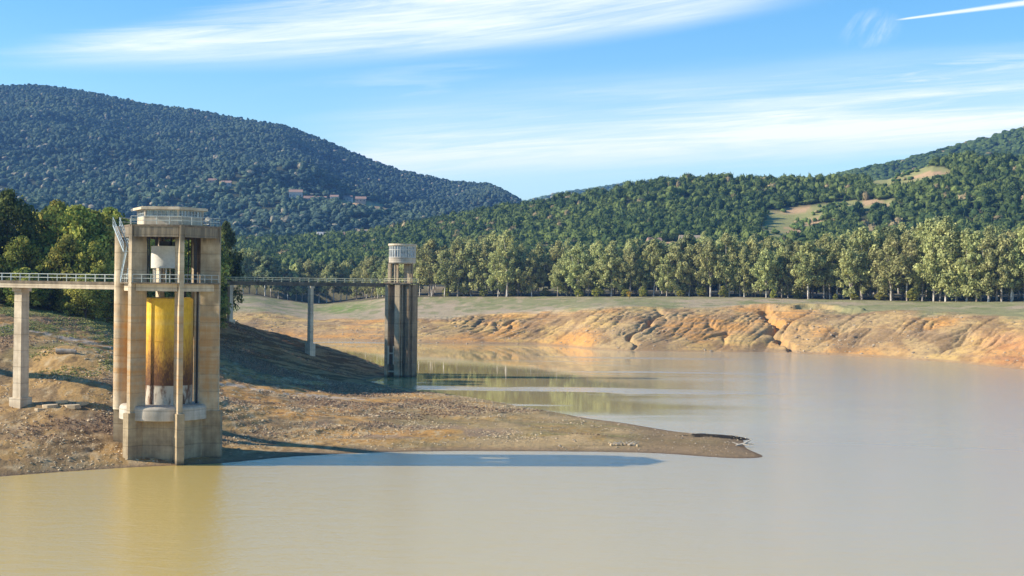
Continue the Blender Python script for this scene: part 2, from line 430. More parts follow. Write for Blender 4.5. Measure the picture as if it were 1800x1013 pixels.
HILLS = {
 'A': dict(t=[(-1500, 435), (0, 425), (300, 422), (500, 414), (640, 404), (740, 385), (800, 374), (860, 364), (930, 353), (1000, 339), (1100, 322), (1180, 310), (1280, 306), (1400, 309), (1500, 307), (1560, 302), (1600, 290), (1640, 275), (1700, 268), (1800, 270), (2300, 285), (4500, 330)], Y0=830, Yc=1350, z0=22, p=1.15, n=15, s=200, fall=500),
 'C': dict(t=[(-1500, 260), (-600, 190), (-100, 158), (0, 150), (60, 147), (110, 152), (150, 160), (250, 180), (330, 190), (400, 203), (500, 219), (560, 240), (640, 275), (700, 297), (760, 310), (800, 318), (860, 322), (890, 336), (920, 354), (1000, 400), (1100, 450), (1300, 490), (4500, 495)], Y0=1100, Yc=3000, z0=24, p=1.25, n=48, s=300, fall=1500),
 'B': dict(t=[(-1500, 470), (1100, 450), (1300, 360), (1400, 325), (1480, 302), (1560, 286), (1640, 266), (1700, 249), (1800, 222), (1950, 190), (2300, 160), (4500, 200)], Y0=1500, Yc=2500, z0=30, p=1.1, n=14, s=400, fall=1200),
 'D': dict(t=[(-1500, 400), (700, 400), (860, 372), (900, 361), (930, 352), (990, 337), (1050, 330), (1100, 322), (1180, 312), (1240, 322), (1400, 340), (4500, 360)], Y0=3800, Yc=5200, z0=40, p=1.0, n=12, s=500, fall=1200)}
for h in HILLS.values():
    t = np.array(h['t'], float); h['u'], h['sv'] = us(t[:, 0], t[:, 1])
def hill(X, Y, h, th=7.5):
    u = X/Y; s = np.interp(u, h['u'], h['sv'])
    zc = CZ+s*h['Yc']-th
    t = (Y-h['Y0'])/(h['Yc']-h['Y0']); tc = np.clip(t, 0, 1)
    z = h['z0']+(zc-h['z0'])*tc**h['p']
    n = (fbm(X/170+3, Y/240, 4, h['s'])-.5)*2*h['n']*np.sin(tc*np.pi)**.8
    z = z+n*np.clip((zc-20)/120, .15, 1)
    z = np.where(t > 1, zc-(zc-h['z0'])*np.clip((Y-h['Yc'])/h['fall'], 0, 1)**1.3, z)
    return np.where(t < 0, -50, z)
def height(X, Y):
    X = np.asarray(X, float); Y = np.asarray(Y, float)
    z = np.maximum(left_land(X, Y), far_bank(X, Y))
    far = Y > 800
    for h in HILLS.values():
        z = np.where(far, np.maximum(z, hill(X, Y, h)), z)
    return z
def hz(x, y): return float(height(np.array([x]), np.array([y]))[0])

uc = np.linspace(-.385, .385, 1150)
side = .385+np.cumsum(np.linspace(.001, .05, 42))
U = np.concatenate([-side[::-1], uc, side])
Yr = np.concatenate([np.arange(20, 150, 10), np.arange(150, 162, 2), np.arange(162, 385, .6), np.arange(385, 422, 1.5), np.arange(422, 640, .55), np.arange(640, 860, 3.0), np.arange(860, 3300, 14), np.arange(3300, 7300, 60)])
UU, YY = np.meshgrid(U, Yr); XX = UU*YY
ZZ = height(XX, YY)
ny, nx = XX.shape
idx = np.arange(ny*nx).reshape(ny, nx)
quads = np.stack([idx[:-1, :-1], idx[:-1, 1:], idx[1:, 1:], idx[1:, :-1]], -1).reshape(-1, 4)

# forest clearings on the hills, as places on the ground
def in_ell(px, py, c, r, a=0):
    dx = px-c[0]; dy = py-c[1]; ca, sa = math.cos(a), math.sin(a)
    return ((dx*ca+dy*sa)/r[0])**2+((-dx*sa+dy*ca)/r[1])**2
def clearing(X, Y, Z):
    px, py = proj(X, Y, Z+0.0)
    w = (fbm(X/35, Y/35, 3, 601)-.5)*.9
    A_ = (Y > 860) & (Y < 1420); C_ = (Y > 1420)
    m = -np.ones(np.shape(X))
    for lay, c, r, a in ((A_, (1392, 396), (62, 34), -.35), (A_, (1360, 378), (34, 7), 0), (A_, (1440, 366), (85, 9), -.12), (A_, (1520, 360), (60, 7), -.1), (A_, (1600, 314), (80, 21), -.1), (A_, (1495, 372), (9, 5), .4),
                         (A_, (1185, 432), (55, 6), 0), (A_, (600, 412), (40, 4), 0), (C_, (600, 356), (95, 5), .08), (C_, (660, 368), (70, 5), .1), (C_, (395, 326), (26, 4), .2), (A_, (560, 408), (22, 3.5), 0)):
        m = np.maximum(m, np.where(lay & (in_ell(px, py, c, r, a) < 2), 1-in_ell(px, py, c, r, a)+w*.5, -1))
    return m
# ground colours (albedo), linear
def col(*c): return np.array(c)
def lerp(a, b, t): return a+(b-a)*t[..., None]
x, y, z = XX, YY, ZZ
n_big = fbm(x/22, y/30, 4, 700); n_med = fbm(x/5, y/8, 4, 710); n_fine = fbm(x/.9, y/1.8, 3, 720); n_b2 = fbm(x/40, y/50, 4, 730)
tan = col(.46, .305, .125); C = lerp(np.broadcast_to(tan, x.shape+(3,)), col(.54, .31, .10), sst(n_big, .42, .62))
C = lerp(C, col(.25, .185, .105), sst(n_med, .48, .64)*.75)
C = lerp(C, col(.56, .45, .27), sst(n_fine, .56, .75)*.7)
C = lerp(C, col(.14, .10, .06), sst(n_fine, .44, .25)*.6)
land_left = (y < 500)
px_, py_ = proj(x, y, z)
# grassy left slope
g = sst(x/y, -.235, -.27)*sst(z, 9.5, 14)*sst(n_med*.5+n_b2*.6, .40, .62)*land_left
C = lerp(C, col(.23, .235, .085), g*.85)
g = land_left*sst(n_b2+n_med*.4, .62, .82)*sst(z, 1.8, .6)*sst(z, .05, .4)
C = lerp(C, col(.29, .255, .12), g*.55*sst(x/y, -.13, -.05))
C = lerp(C, col(.30, .235, .13), sst(fbm(x/7, y/3, 4, 714), .48, .62)*.7*sst(z, 2.5, 1.2)*land_left)
# purplish dry scrub
k = land_left*sst(fbm(x/16+9, y/12, 4, 740), .50, .64)*sst(z, .7, 1.6)
C = lerp(C, col(.27, .19, .125), k*.6)
C = lerp(C, lerp(np.broadcast_to(col(.19, .105, .042), x.shape+(3,)), col(.44, .27, .12), sst(fbm(x/4, y/2.0+z*1.5, 4, 715), .46, .60)), land_left*sst(in_ell(x, y, (-58, 350), (52, 30)), 1.25, .75)*.9)  # slope behind the big tower: its shade deepened by a darker soil colour
uu = x/y
C = lerp(C, col(.47, .355, .19), land_left*sst(uu, -.06, .0)*sst(fbm(x/9, y/5, 4, 716), .42, .58)*.8)
C = lerp(C, col(.24, .25, .09), land_left*sst(uu, -.02, .04)*sst(fbm(x/14, y/3.5, 4, 717), .52, .66)*.4)
C = lerp(C, col(.30, .215, .155), land_left*sst(in_ell(x, y, (-15, 217), (17, 9)), 1.3, .5)*sst(n_med, .42, .6)*.6)
C = lerp(C, col(.26, .19, .11), land_left*sst(uu, .07, .105)*.75)
C = lerp(C, col(.52, .45, .36), land_left*sst(np.abs(y-262-(x+45)*.55+(fbm(x/5, y/5, 2, 718)-.5)*8), 3.2, 1.4)*sst(x, -22, -30)*sst(n_fine, .4, .5)*.8)
# wet mud rim
k = sst(z, .42, .05)*(y < 500)
C = lerp(C, col(.27, .20, .125), k*.8)
C = lerp(C, col(.17, .12, .075), sst(z, .10, .0)*land_left*1.0)
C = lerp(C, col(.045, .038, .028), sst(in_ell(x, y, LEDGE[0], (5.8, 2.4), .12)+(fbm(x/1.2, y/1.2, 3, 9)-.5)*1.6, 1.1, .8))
C = np.where((land_left & (z > -.5))[..., None], C*np.array([.86, .80, .76]), C)
# far bank
Ys, Ye, ze, Yt, zt = bank_cols(x/y); t = (y-Ys)/(Ye-Ys)
fb = ((y > 340)*1.0)*(y > Ys-15)
cb = lerp(np.broadcast_to(col(.47, .345, .165), x.shape+(3,)), col(.56, .305, .10), sst(n_big*.6+n_b2*.5, .50, .70))
cb = lerp(cb, col(.60, .42, .155), sst(fbm(x/18, y/16, 3, 750), .5, .7)*.8)
cb = lerp(cb, col(.25, .165, .085), sst(fbm(x/7, y/13, 4, 711), .50, .66)*.75)
cb = lerp(cb, col(.36, .26, .15), sst(fbm(x/30, z/.35, 3, 712), .5, .66)*.6)
cb = lerp(cb, col(.60, .24, .09), sst(x/y, .31, .35)*sst(t, .75, .35)*.45)
cb = lerp(cb, col(.20, .15, .10), sst(n_fine, .45, .28)*.5)
cb = lerp(cb, col(.34, .24, .14), sst(z, 1.0, .2)*.7)*np.array([.93, .87, .84])
wob = (fbm(x/15, y/12, 4, 760)-.5)
gr = sst(t+wob*.55, .86, 1.06)
cg = lerp(np.broadcast_to(col(.25, .235, .115), x.shape+(3,)), col(.36, .285, .185), sst(n_b2*.7+n_big*.4, .50, .66))
cg = lerp(cg, col(.15, .21, .05), (1-np.clip(in_ell(px_, py_, (610, 543), (62, 9), -.05), 0, 1))*.9)
cg = lerp(cg, col(.17, .19, .07), sst(n_med, .52, .7)*.6)
cg = lerp(cg, col(.40, .30, .20), sst(fbm(x/4, y/9, 4, 713), .5, .68)*.6*sst(x/y, .22, .0))
cb = lerp(cb, cg, gr)
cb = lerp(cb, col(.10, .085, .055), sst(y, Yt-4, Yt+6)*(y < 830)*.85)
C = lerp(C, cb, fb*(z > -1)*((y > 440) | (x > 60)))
# hill ground under the forest
hg = sst(y, 820, 860)
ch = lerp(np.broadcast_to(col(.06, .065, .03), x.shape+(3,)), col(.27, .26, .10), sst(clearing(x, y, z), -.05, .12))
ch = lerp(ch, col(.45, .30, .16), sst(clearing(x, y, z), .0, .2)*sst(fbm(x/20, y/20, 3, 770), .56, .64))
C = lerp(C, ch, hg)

mg = bpy.data.materials.new('bare_lake_shore_soil'); mg.use_nodes = True; t_ = mg.node_tree; E.nt = t_; b = t_.nodes['Principled BSDF']
a_ = t_.nodes.new('ShaderNodeAttribute'); a_.attribute_name = 'tint'; g_ = t_.nodes.new('ShaderNodeNewGeometry'); P = E(g_.outputs['Position'])
n1 = noise(P, 1.3, 6, .7); n2 = noise(P, .22, 4, .6)
t_.links.new(mulc(E(a_.outputs['Color']), n1*.9+n2*.5+.32).v, b.inputs['Base Color'])
b.inputs['Roughness'].default_value = .95; b.inputs['Specular IOR Level'].default_value = .08
bump(t_, b, n1, .35, .8); MATS['soil'] = mg
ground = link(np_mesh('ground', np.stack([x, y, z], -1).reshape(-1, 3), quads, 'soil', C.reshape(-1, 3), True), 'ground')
tag(ground, kind='structure')

# ------------------------------------------------------------------ water
def water():
    m = bpy.data.materials.new('silty_lake_water'); m.use_nodes = True; t = m.node_tree; E.nt = t; b = t.nodes['Principled BSDF']
    g = t.nodes.new('ShaderNodeNewGeometry'); P = E(g.outputs['Position']); x, y, z = sep(P)
    n = noise(comb(x*.012, y*.02), 1, 3, .5)
    c = mixc(ss(x+n*60.0, -20, 90), (.58, .415, .12), (.55, .455, .285))
    t.links.new(c.v, b.inputs['Base Color'])
    # wind lanes: long streaks of ruffled and calm water
    lane = noise(comb(x*.0030, y*.030+x*.0009, 3.0), 1, 3, .5, .3)
    lane2 = noise(comb(x*.010, y*.085, 8.0), 1, 4, .6, .8)
    farw = ss(y, 205, 270)*ss(x+(lane-.5)*120.0, 95, 20)
    calm = ss(lane*.75+lane2*.4, .465, .535)*farw
    rough = (1-calm)*.07+.02
    h = noise(comb(x*.9, y*1.7), 1, 4, .65)+noise(comb(x*.20, y*.5, 4), 1, 2, .5)*1.2
    nb = t.nodes.new('ShaderNodeBump'); nb.inputs['Distance'].default_value = .13
    t.links.new(((1-calm)*.8+.012).v, nb.inputs['Strength']); t.links.new(h.v, nb.inputs['Height'])
    t.nodes.remove(b)
    df = t.nodes.new('ShaderNodeBsdfDiffuse'); t.links.new(c.v, df.inputs['Color'])
    gl = t.nodes.new('ShaderNodeBsdfGlossy'); t.links.new(rough.v, gl.inputs['Roughness']); gl.inputs['Color'].default_value = (1, 1, 1, 1); t.links.new(nb.outputs[0], gl.inputs['Normal'])
    fr = t.nodes.new('ShaderNodeFresnel'); fr.inputs['IOR'].default_value = 1.55
    mx = t.nodes.new('ShaderNodeMixShader'); t.links.new(fr.outputs[0], mx.inputs[0]); t.links.new(df.outputs[0], mx.inputs[1]); t.links.new(gl.outputs[0], mx.inputs[2])
    t.links.new(mx.outputs[0], t.nodes['Material Output'].inputs['Surface'])
    MATS['water'] = m
water()
wv = [(-1500, -300, 0), (1500, -300, 0), (1500, 900, 0), (-1500, 900, 0)]
tag(link(np_mesh('water', wv, [(0, 1, 2, 3)], 'water'), 'water'), kind='structure')

# ------------------------------------------------------------------ big intake tower
FIN0 = 26.5
TC = at(295.5, 700, 184.6); TC = Vector((TC.x, TC.y, 0))
def zt1(py): return float(at(293, py, 184.0).z)
def pol(r, deg): a = R(deg); return Vector((r*math.sin(a), -r*math.cos(a), 0))
def hexa(r, a0=FIN0, n=6): return [tuple(pol(r, a0+i*360/n)[:2]) for i in range(n)]
T1 = thing('intake_tower', TC, 'large concrete intake tower with a rusty yellow tube between its fins, at the near shore', 'water tower')
ztop, zring, zpl, zplb, zc1, zc0 = 30.2, 28.65, 22.9, 21.8, 7.3, 5.35
def fin(mb, deg, r0, r1, th, z0, z1):
    d = pol(1, deg); s_ = Vector((d.y, -d.x, 0))*th/2
    p = [d*r0-s_, d*r1-s_, d*r1+s_, d*r0+s_]
    mb.prism([tuple(q[:2]) for q in p][::-1], z0, z1)
for i in range(6):
    a = FIN0+60*i
    m = MB(); fin(m, a, 4.15, 6.65, .58, 6.4, 30.15); m.build('buttress', 'weathered_concrete', T1)
    if i == 4:
        q_ = pol(6.25, a); m = MB(); m.lathe([(.98, 6.4), (1.0, 30.1)], 28); m.lathe([(0, 30.1), (1.0, 30.1)], 28); m.build('round_column', 'weathered_concrete', T1, (q_.x, q_.y, 0), smooth=True)
    m = MB(); fin(m, a, 4.4, 7.05, .95, -5, 6.4); m.build('buttress_foot', 'base_concrete', T1)
    # a ring beam under the top deck, and the mid-height platform beam, one length per bay
    for (nm, r, w, z0, z1, mt) in (('top_ring_beam', 6.35, .5, zring, ztop-.25, 'weathered_concrete'), ('platform_beam', 6.0, .4, zplb, zpl-.18, 'bridge_concrete')):
        m = MB(); p, q = pol(r, a), pol(r, a+60); d = (q-p).normalized(); p, q = p+d*.33, q-d*.33
        m.beam((p.x, p.y, (z0+z1)/2), (q.x, q.y, (z0+z1)/2), w, z1-z0); m.build(nm, mt, T1)
m = MB(); m.prism(hexa(6.7, FIN0), ztop-.25+.002, ztop); m.build('top_deck', 'dark_concrete', T1)
# platform as six trapezoids (ring), tucked between the fins
m = MB()
for i in range(6):
    a = FIN0+60*i; p, q, r_, s_ = pol(3.3, a), pol(3.3, a+60), pol(6.85, a+60), pol(6.85, a)
    d = (r_-s_).normalized()*.325; dq = (q-p).normalized()*.325
    m.prism([tuple(v[:2]) for v in (s_+d, r_-d, q-dq, p+dq)], zpl-.18, zpl)
m.build('platform', 'dark_concrete', T1)
# base body, collar
m = MB(); m.lathe([(0, 5.6), (4.9, 5.6), (4.9, -5)], 6, R(FIN0), R(FIN0+360)); m.build('base_wall', 'base_concrete', T1)
m = MB(); prof = [(3.0, zc0-.002), (5.5, zc0)]+[(5.55+.12*math.sin(q), zc0+.1) for q in (1,)]+[(5.62, zc1-.55)]
prof += [(5.62-.55*(1-math.cos(q)), zc1-.55+.5*math.sin(q)) for q in np.linspace(.2, math.pi/2, 6)]+[(3.0, zc1-.02)]
m.lathe(prof, 72); m.build('collar', 'pale_concrete', T1, (-.45, -.15, 0), smooth=True)
m = MB(); m.lathe([(0, 21.0), (2.7, 21.0), (3.05, 20.85), (3.05, 5.5)], 64); tb = m.build('tube', 'yellow_rusty_paint', T1, smooth=True)
m = MB()
for z_ in (9.7, 15.4, 20.6):
    m = MB(); m.lathe([(3.05, z_-.05), (3.09, z_-.04), (3.09, z_+.04), (3.05, z_+.05)], 64); m.build('flange', 'yellow_rusty_paint', tb)
for a in (-41, 92, 160, 250):
    m = MB(); p = pol(3.65, a); m.bar((p.x, p.y, 7.2), (p.x, p.y, 21.9), .16, 8); m.build('guide_rail', 'bridge_concrete' if a == -41 else 'dark_steel', T1)
for a in (-40, -34, 76, 84, 150, 210):
    m = MB(); p = pol(3.5, a); m.bar((p.x, p.y, 22), (p.x, p.y, 29), .09, 6); m.build('hoist_rod', 'dark_steel', T1)
# white shield drum under the top deck
m = MB(); m.lathe([(2.0, 24.75), (2.0, 27.6), (1.87, 27.6), (1.87, 24.75), (2.0, 24.75)], 48); dr = m.build('drum', 'white_paint', T1, (-.35, -.1, 0), smooth=True)
for z_ in (27.45, 25.3):
    m = MB(); m.lathe([(0, z_), (1.86, z_)], 32); m.build('drum_floor', 'dark_concrete', dr)
for a in (-75, -48, -20, 10, 90, 180):
    m = MB(); p = pol(1.65, a); m.bar((p.x-.35, p.y, 22.9), (p.x-.35, p.y, 25.28), .11, 6); m.build('drum_support', 'white_paint', T1)
m = MB()
m.box((-.6, 0, 27.95), (1.3, 1.1, .6)); m.box((1.0, -.3, 27.9), (.8, .9, .5)); m.bar((-1.6, -.6, 27.5), (-1.6, -.6, 29.6), .2); m.bar((.1, .3, 27.5), (.1, .3, 29.9), .14); m.bar((1.6, .3, 27.5), (1.6, .3, 29.9), .14)
m.build('hoist_machinery', 'dark_steel', T1)
m = MB(); p, q = pol(4.7, 133), pol(4.7, 193); m.beam((1.9, 4.2, 25.9), (3.6, 2.9, 25.9), .3, 6); m.build('back_panel', 'dark_concrete', T1)
# cabin
CR = 4.35
H = [pol(CR, FIN0+i*60) for i in range(6)]
for nm, r, z0, z1, mt in (('cabin_parapet', CR, ztop, 31.28, 'bridge_concrete'),):
    m = MB(); inner = hexa(CR-.2); outer = hexa(CR)
    for i in range(6):
        j = (i+1) % 6; m.prism([outer[i], outer[j], inner[j], inner[i]], z0, z1)
    m.build(nm, mt, T1)
for i in range(6):
    p, q = H[i], H[(i+1) % 6]; d = q-p; n_ = Vector((d.y, -d.x, 0)).normalized(); wn = MB()
    nb = 8
    for k in range(nb+1):
        w_ = .18 if k in (0, nb) else (.09 if k % 3 == 0 else .035)
        c = p+d*min(max(k/nb, .02), .98)-n_*.05; wn.box((c.x, c.y, 31.72), (w_, .1, .86), math.atan2(d.y, d.x))
    for zz in (31.32, 31.72, 32.12):
        a_, b_ = p+d*.03-n_*.05, p+d*.97-n_*.05; wn.beam((a_.x, a_.y, zz), (b_.x, b_.y, zz), .07, .05 if zz == 31.72 else .1)
    w = wn.build('window', 'window_frame_paint', T1)
    g = MB(); a_, b_ = p+d*.02-n_*.12, p+d*.98-n_*.12; g.beam((a_.x, a_.y, 31.72), (b_.x, b_.y, 31.72), .02, .84); g.build('pane', 'window_glass', w)
for i in range(6):
    m = MB(); m.box((H[i].x*.97, H[i].y*.97, 31.73), (.26, .26, .9), R(FIN0+60*i)); m.build('cabin_post', 'pale_concrete', T1)
m = MB(); m.prism(hexa(4.95), 32.18, 32.5); m.prism(hexa(4.7), 32.502, 32.56); m.build('cabin_roof', 'bridge_concrete', T1)
# railings
def railing(mb, pts, h=1.0, step=2.0, r=.045, mids=(.5,)):
    for p, q in zip(pts, pts[1:]):
        p, q = Vector(p), Vector(q); L = (q-p).length; n = max(1, round(L/step))
        for f in (h,)+tuple(h*k for k in mids): mb.bar(p+Vector((0, 0, f)), q+Vector((0, 0, f)), r, 5)
        for k in range(n+1): c = p.lerp(q, k/n); mb.bar(c, c+Vector((0, 0, h)), r*1.1, 5)
m = MB(); P6 = [Vector((*p, ztop)) for p in hexa(6.55)]; railing(m, [P6[i % 6] for i in range(-1, 5)], 1.05, 1.6); m.build('deck_railing', 'pale_rail_paint', T1)
m = MB()
for i in range(6):
    a = FIN0+60*i; p, q = pol(6.7, a), pol(6.7, a+60); d = (q-p).normalized()*.4
    if i == 3: continue
    p, q = p+d, q-d; railing(m, [(p.x, p.y, zpl), (q.x, q.y, zpl)], 1.0, 1.3)
m.build('platform_railing', 'pale_rail_paint', T1)
# outside stair: two flights between the left fins
st = bpy.data.objects.new('stair', None)
def flight(mb, a, b, w, n):
    a, b = Vector(a), Vector(b); d = b-a; s_ = Vector((-d.y, d.x, 0)).normalized()*w/2
    for sg in (-1, 1):
        mb.beam(a+s_*sg, b+s_*sg, .07, .28)
        mb.bar(a+s_*sg+Vector((0, 0, 1)), b+s_*sg+Vector((0, 0, 1)), .05, 5); mb.bar(a+s_*sg+Vector((0, 0, .5)), b+s_*sg+Vector((0, 0, .5)), .035, 5)
        for k in range(5): c = a.lerp(b, k/4)+s_*sg; mb.bar(c, c+Vector((0, 0, 1)), .04, 5)
    for k in range(n):
        c = a.lerp(b, (k+.5)/n); mb.box((c.x, c.y, c.z), (.28, w, .04), math.atan2(d.y, d.x))
m = MB()
A_ = pol(6.75, -76); B_ = pol(5.9, -50); D_ = pol(6.3, -66)
flight(m, (A_.x, A_.y, ztop), (B_.x, B_.y-.1, 26.8), .9, 14)
m.box((B_.x+.2, B_.y+.3, 26.75), (1.2, 1.6, .08))
flight(m, (B_.x+.1, B_.y+.9, 26.7), (D_.x+.3, D_.y+.7, zpl), .9, 14)
m.build('stair', 'blue_grey_steel', T1)

# ------------------------------------------------------------------ footbridges
def bridge(name, label, a, b, width, beam_h, slab_h, rail_h, step, rmat, bmat, parapet=None):
    a, b = Vector(a), Vector(b); d = (b-a); d2 = Vector((d.x, d.y, 0)).normalized(); s_ = Vector((-d2.y, d2.x, 0))
    T = thing(name, a, label, 'footbridge'); o = a
    m = MB(); m.beam(a-o-Vector((0, 0, slab_h/2)), b-o-Vector((0, 0, slab_h/2)), width, slab_h); m.build('deck', 'dark_concrete', T)
    for sg in (-1, 1):
        m = MB(); off = s_*sg*(width/2-.25)+Vector((0, 0, -slab_h-beam_h/2-.002)); m.beam(a-o+off, b-o+off, .35, beam_h); m.build('girder', bmat, T)
        m = MB(); off = s_*sg*(width/2-.08); railing(m, [a-o+off, b-o+off], rail_h, step, .05 if rmat != 'yellowish_rail' else .085); m.build('railing', rmat, T)
    return T
br1a = Vector((-150, 230, zpl+.5)); br1b = Vector((TC.x-5.8, TC.y+2.2, zpl-.02)); br1a.z = zpl+.3
T = bridge('footbridge', 'pale concrete footbridge with steel railings running from the left edge to the big tower', br1a, br1b, 2.0, .62, .35, .95, 1.6, 'pale_rail_paint', 'bridge_concrete')
def pier(name, base_px, base_py, Y, ztop_, wx, wy, rz, label, ped, m1='bridge_concrete', group='bridge piers'):
    p = at(base_px, base_py, Y); g = hz(p.x, p.y)
    T = thing(name, (p.x, p.y, p.z), label, 'bridge pier', group, rz); h = ztop_-p.z
    m = MB(); m.prism([(-wx/2, -wy/2), (wx/2, -wy/2), (wx/2, wy/2), (-wx/2, wy/2)], ped[2]-.01, h-.5, [(-wx*.46, -wy*.46), (wx*.46, -wy*.46), (wx*.46, wy*.46), (-wx*.46, wy*.46)]); m.build('shaft', m1, T)
    m = MB(); m.box((0, 0, (ped[2]-3)/2), (ped[0], ped[1], ped[2]+3)); m.build('footing', m1, T)
    m = MB(); m.box((0, 0, h-.26), (wx*1.18, wy*1.25, .5)); m.build('cap', m1, T)
    return p
pier('bridge_pier', 36, 716, 194.8, zpl-.95, 1.4, 1.55, R(-25), 'tall concrete pier on the grassy slope near the left edge', (2.0, 2.2, 1.35))
pier('bridge_pier', -300, 630, 211, zpl-.75, 1.35, 1.5, R(-28), 'concrete pier left of the frame under the footbridge', (2.0, 2.2, 1.35))
T2C = at(705, 640, 356); T2C = Vector((T2C.x, T2C.y, 0))
z2 = float(at(700, 498.2, 354).z)
br2a = at(300, 493.0, 344); br2b = Vector((T2C.x-3.2, T2C.y-.6, z2))
bridge('footbridge', 'long thin footbridge with yellowish railings leading to the small far tower', br2a, br2b, 1.8, .45, .5, .95, 2.2, 'yellowish_rail', 'dark_concrete')
def br2z(px): f = (px-300)/(683-300); return br2a.z+(br2b.z-br2a.z)*f
pier('bridge_pier', 404, 568, 346, br2z(404)-.96, 1.0, 1.1, R(-36), 'slim concrete pier on the dark slope just right of the big tower', (1.7, 1.9, .9))
pier('bridge_pier', 545, 625, 350.5, br2z(546)-.96, 1.0, 1.1, R(-36), 'slim concrete pier midway between the two towers', (1.75, 1.9, 2.9))

# ------------------------------------------------------------------ small far tower
T2 = thing('intake_tower', T2C, 'slender concrete tower with a round glazed cabin standing in the water', 'water tower')
def z2t(py): return float(at(706, py, 353).z)
zd = z2
m = MB(); m.box((-.2, .6, (zd-6)/2-.2), (5.2, 4.6, zd+5.6)); m.build('shaft', 'shaft_shade_concrete', T2)
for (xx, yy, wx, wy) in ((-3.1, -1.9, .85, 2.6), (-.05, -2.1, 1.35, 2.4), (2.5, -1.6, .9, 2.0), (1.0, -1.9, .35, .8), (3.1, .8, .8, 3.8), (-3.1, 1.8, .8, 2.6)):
    m = MB(); m.box((xx, yy, (zd-6)/2-.15), (wx, wy, zd+5.7)); m.build('buttress', 'far_concrete' if xx < 1.2 else 'shaft_shade_concrete', T2)  # buttresses away from the sun get the darker concrete, shade put into colour
m = MB()
for py in (622, 654): m.box((-1.65, -2.3, z2t(py)), (2.1, .8, .35))
for xx in (-2.5, -1.0): m.box((xx, -2.85, z2t(625)), (.3, .5, 4.6))
m.build('gate_frame', 'bridge_concrete', T2)
m = MB(); m.prism([(-3.8, -3.5), (3.7, -3.5), (3.7, 3), (-3.8, 3)], zd-.15+.02, zd+.18); m.build('deck', 'dark_concrete', T2)
zcb, zwb, zwt, zr = z2t(463.5), z2t(453), z2t(432), z2t(428.5)
for (xx, yy, wx, wy, h_) in ((-3.0, -1.2, .75, 1.2, 0), (-1.3, -2.0, .35, .35, 0), (1.35, .4, 1.6, 1.2, 0), (3.0, -.6, .5, .9, 0), (.2, 2.4, .6, .6, 0), (-2.2, 2.2, .5, .5, 0)):
    m = MB(); m.box((xx, yy, (zd+.18+zcb)/2), (wx, wy, zcb-zd-.18)); m.build('column', 'far_concrete' if xx < 2.5 else 'shaft_shade_concrete', T2)  # right-hand column darker too, its shade painted into the concrete
m = MB(); m.prism([tuple(pol(3.3, k*10)[:2]) for k in range(36)], zcb, zcb+.12); m.lathe([(3.45, zcb+.1), (3.6, zcb+.25), (3.6, zwb-.1), (3.7, zwb-.1), (3.7, zwb), (3.4, zwb), (3.4, zcb+.1), (3.45, zcb+.1)], 48)
m.build('cabin_base', 'pale_concrete', T2)
m = MB()
for k in range(30): p = pol(3.5, k*12); m.box((p.x, p.y, (zwb+zwt)/2), (.17, .17, zwt-zwb), R(k*12))
for zz in (zwb+.12, zwb+(zwt-zwb)*.66, zwt-.08): m.lathe([(3.52, zz-.06), (3.56, zz-.06), (3.56, zz+.06), (3.52, zz+.06)], 48)
w = m.build('window', 'white_paint', T2)
m = MB(); m.lathe([(3.42, zwb), (3.42, zwt)], 48); m.build('pane', 'window_glass', w)
m = MB(); m.lathe([(0, zwt), (3.75, zwt), (3.8, zwt+.12), (3.72, zr), (0, zr+.1)], 48); m.build('cabin_roof', 'bridge_concrete', T2)
m = MB(); railing(m, [(-3.7, -3.4, zd+.18), (3.6, -3.4, zd+.18), (3.6, 2.9, zd+.18)], .95, 1.5, .06); m.bar((3.55, -3.3, zd), (3.55, -3.3, zd+1.5), .12); m.build('railing', 'yellowish_rail', T2)

T2.rotation_euler[2] = R(-17); T2.scale = (.94, .94, 1)
# ------------------------------------------------------------------ foliage meshes
def leaf_quads(C, n, rad, size, droop=0.0, flat=.75, r=None):
    """n leaf quads in the shell of each clump centre C (k,3) with radius rad (k,)"""
    r = r or rng
    k = len(C); d = r.normal(size=(k, n, 3)); d /= np.linalg.norm(d, axis=2, keepdims=True)
    rr = rad[:, None, None]*(r.random((k, n, 1))**.45)
    P = C[:, None]+d*rr*np.array([1, 1, flat])
    nrm = d*.9+r.normal(size=(k, n, 3))*.55+np.array([0, 0, .25])
    nrm /= np.linalg.norm(nrm, axis=2, keepdims=True)
    up = r.normal(size=(k, n, 3)); up[..., 2] -= droop*2.5
    t = np.cross(nrm, up); t /= np.linalg.norm(t, axis=2, keepdims=True)+1e-9; s = np.cross(nrm, t)
    sz = size*(.6+.8*r.random((k, n, 1)))
    a, b2 = t*sz*.5, s*sz*(.5+droop*.4)
    V = np.stack([P-a-b2*.6, P+a*.7-b2, P+a+b2*.5, P-a*.5+b2], 2)
    return V.reshape(-1, 3), k*n
def quads_of(n): return np.arange(n*4).reshape(n, 4)
def limb_mesh(segs, n=6):
    mb = MB()
    for a, b, r1, r2 in segs: mb.bar(a, b, r1, n, r2)
    return mb
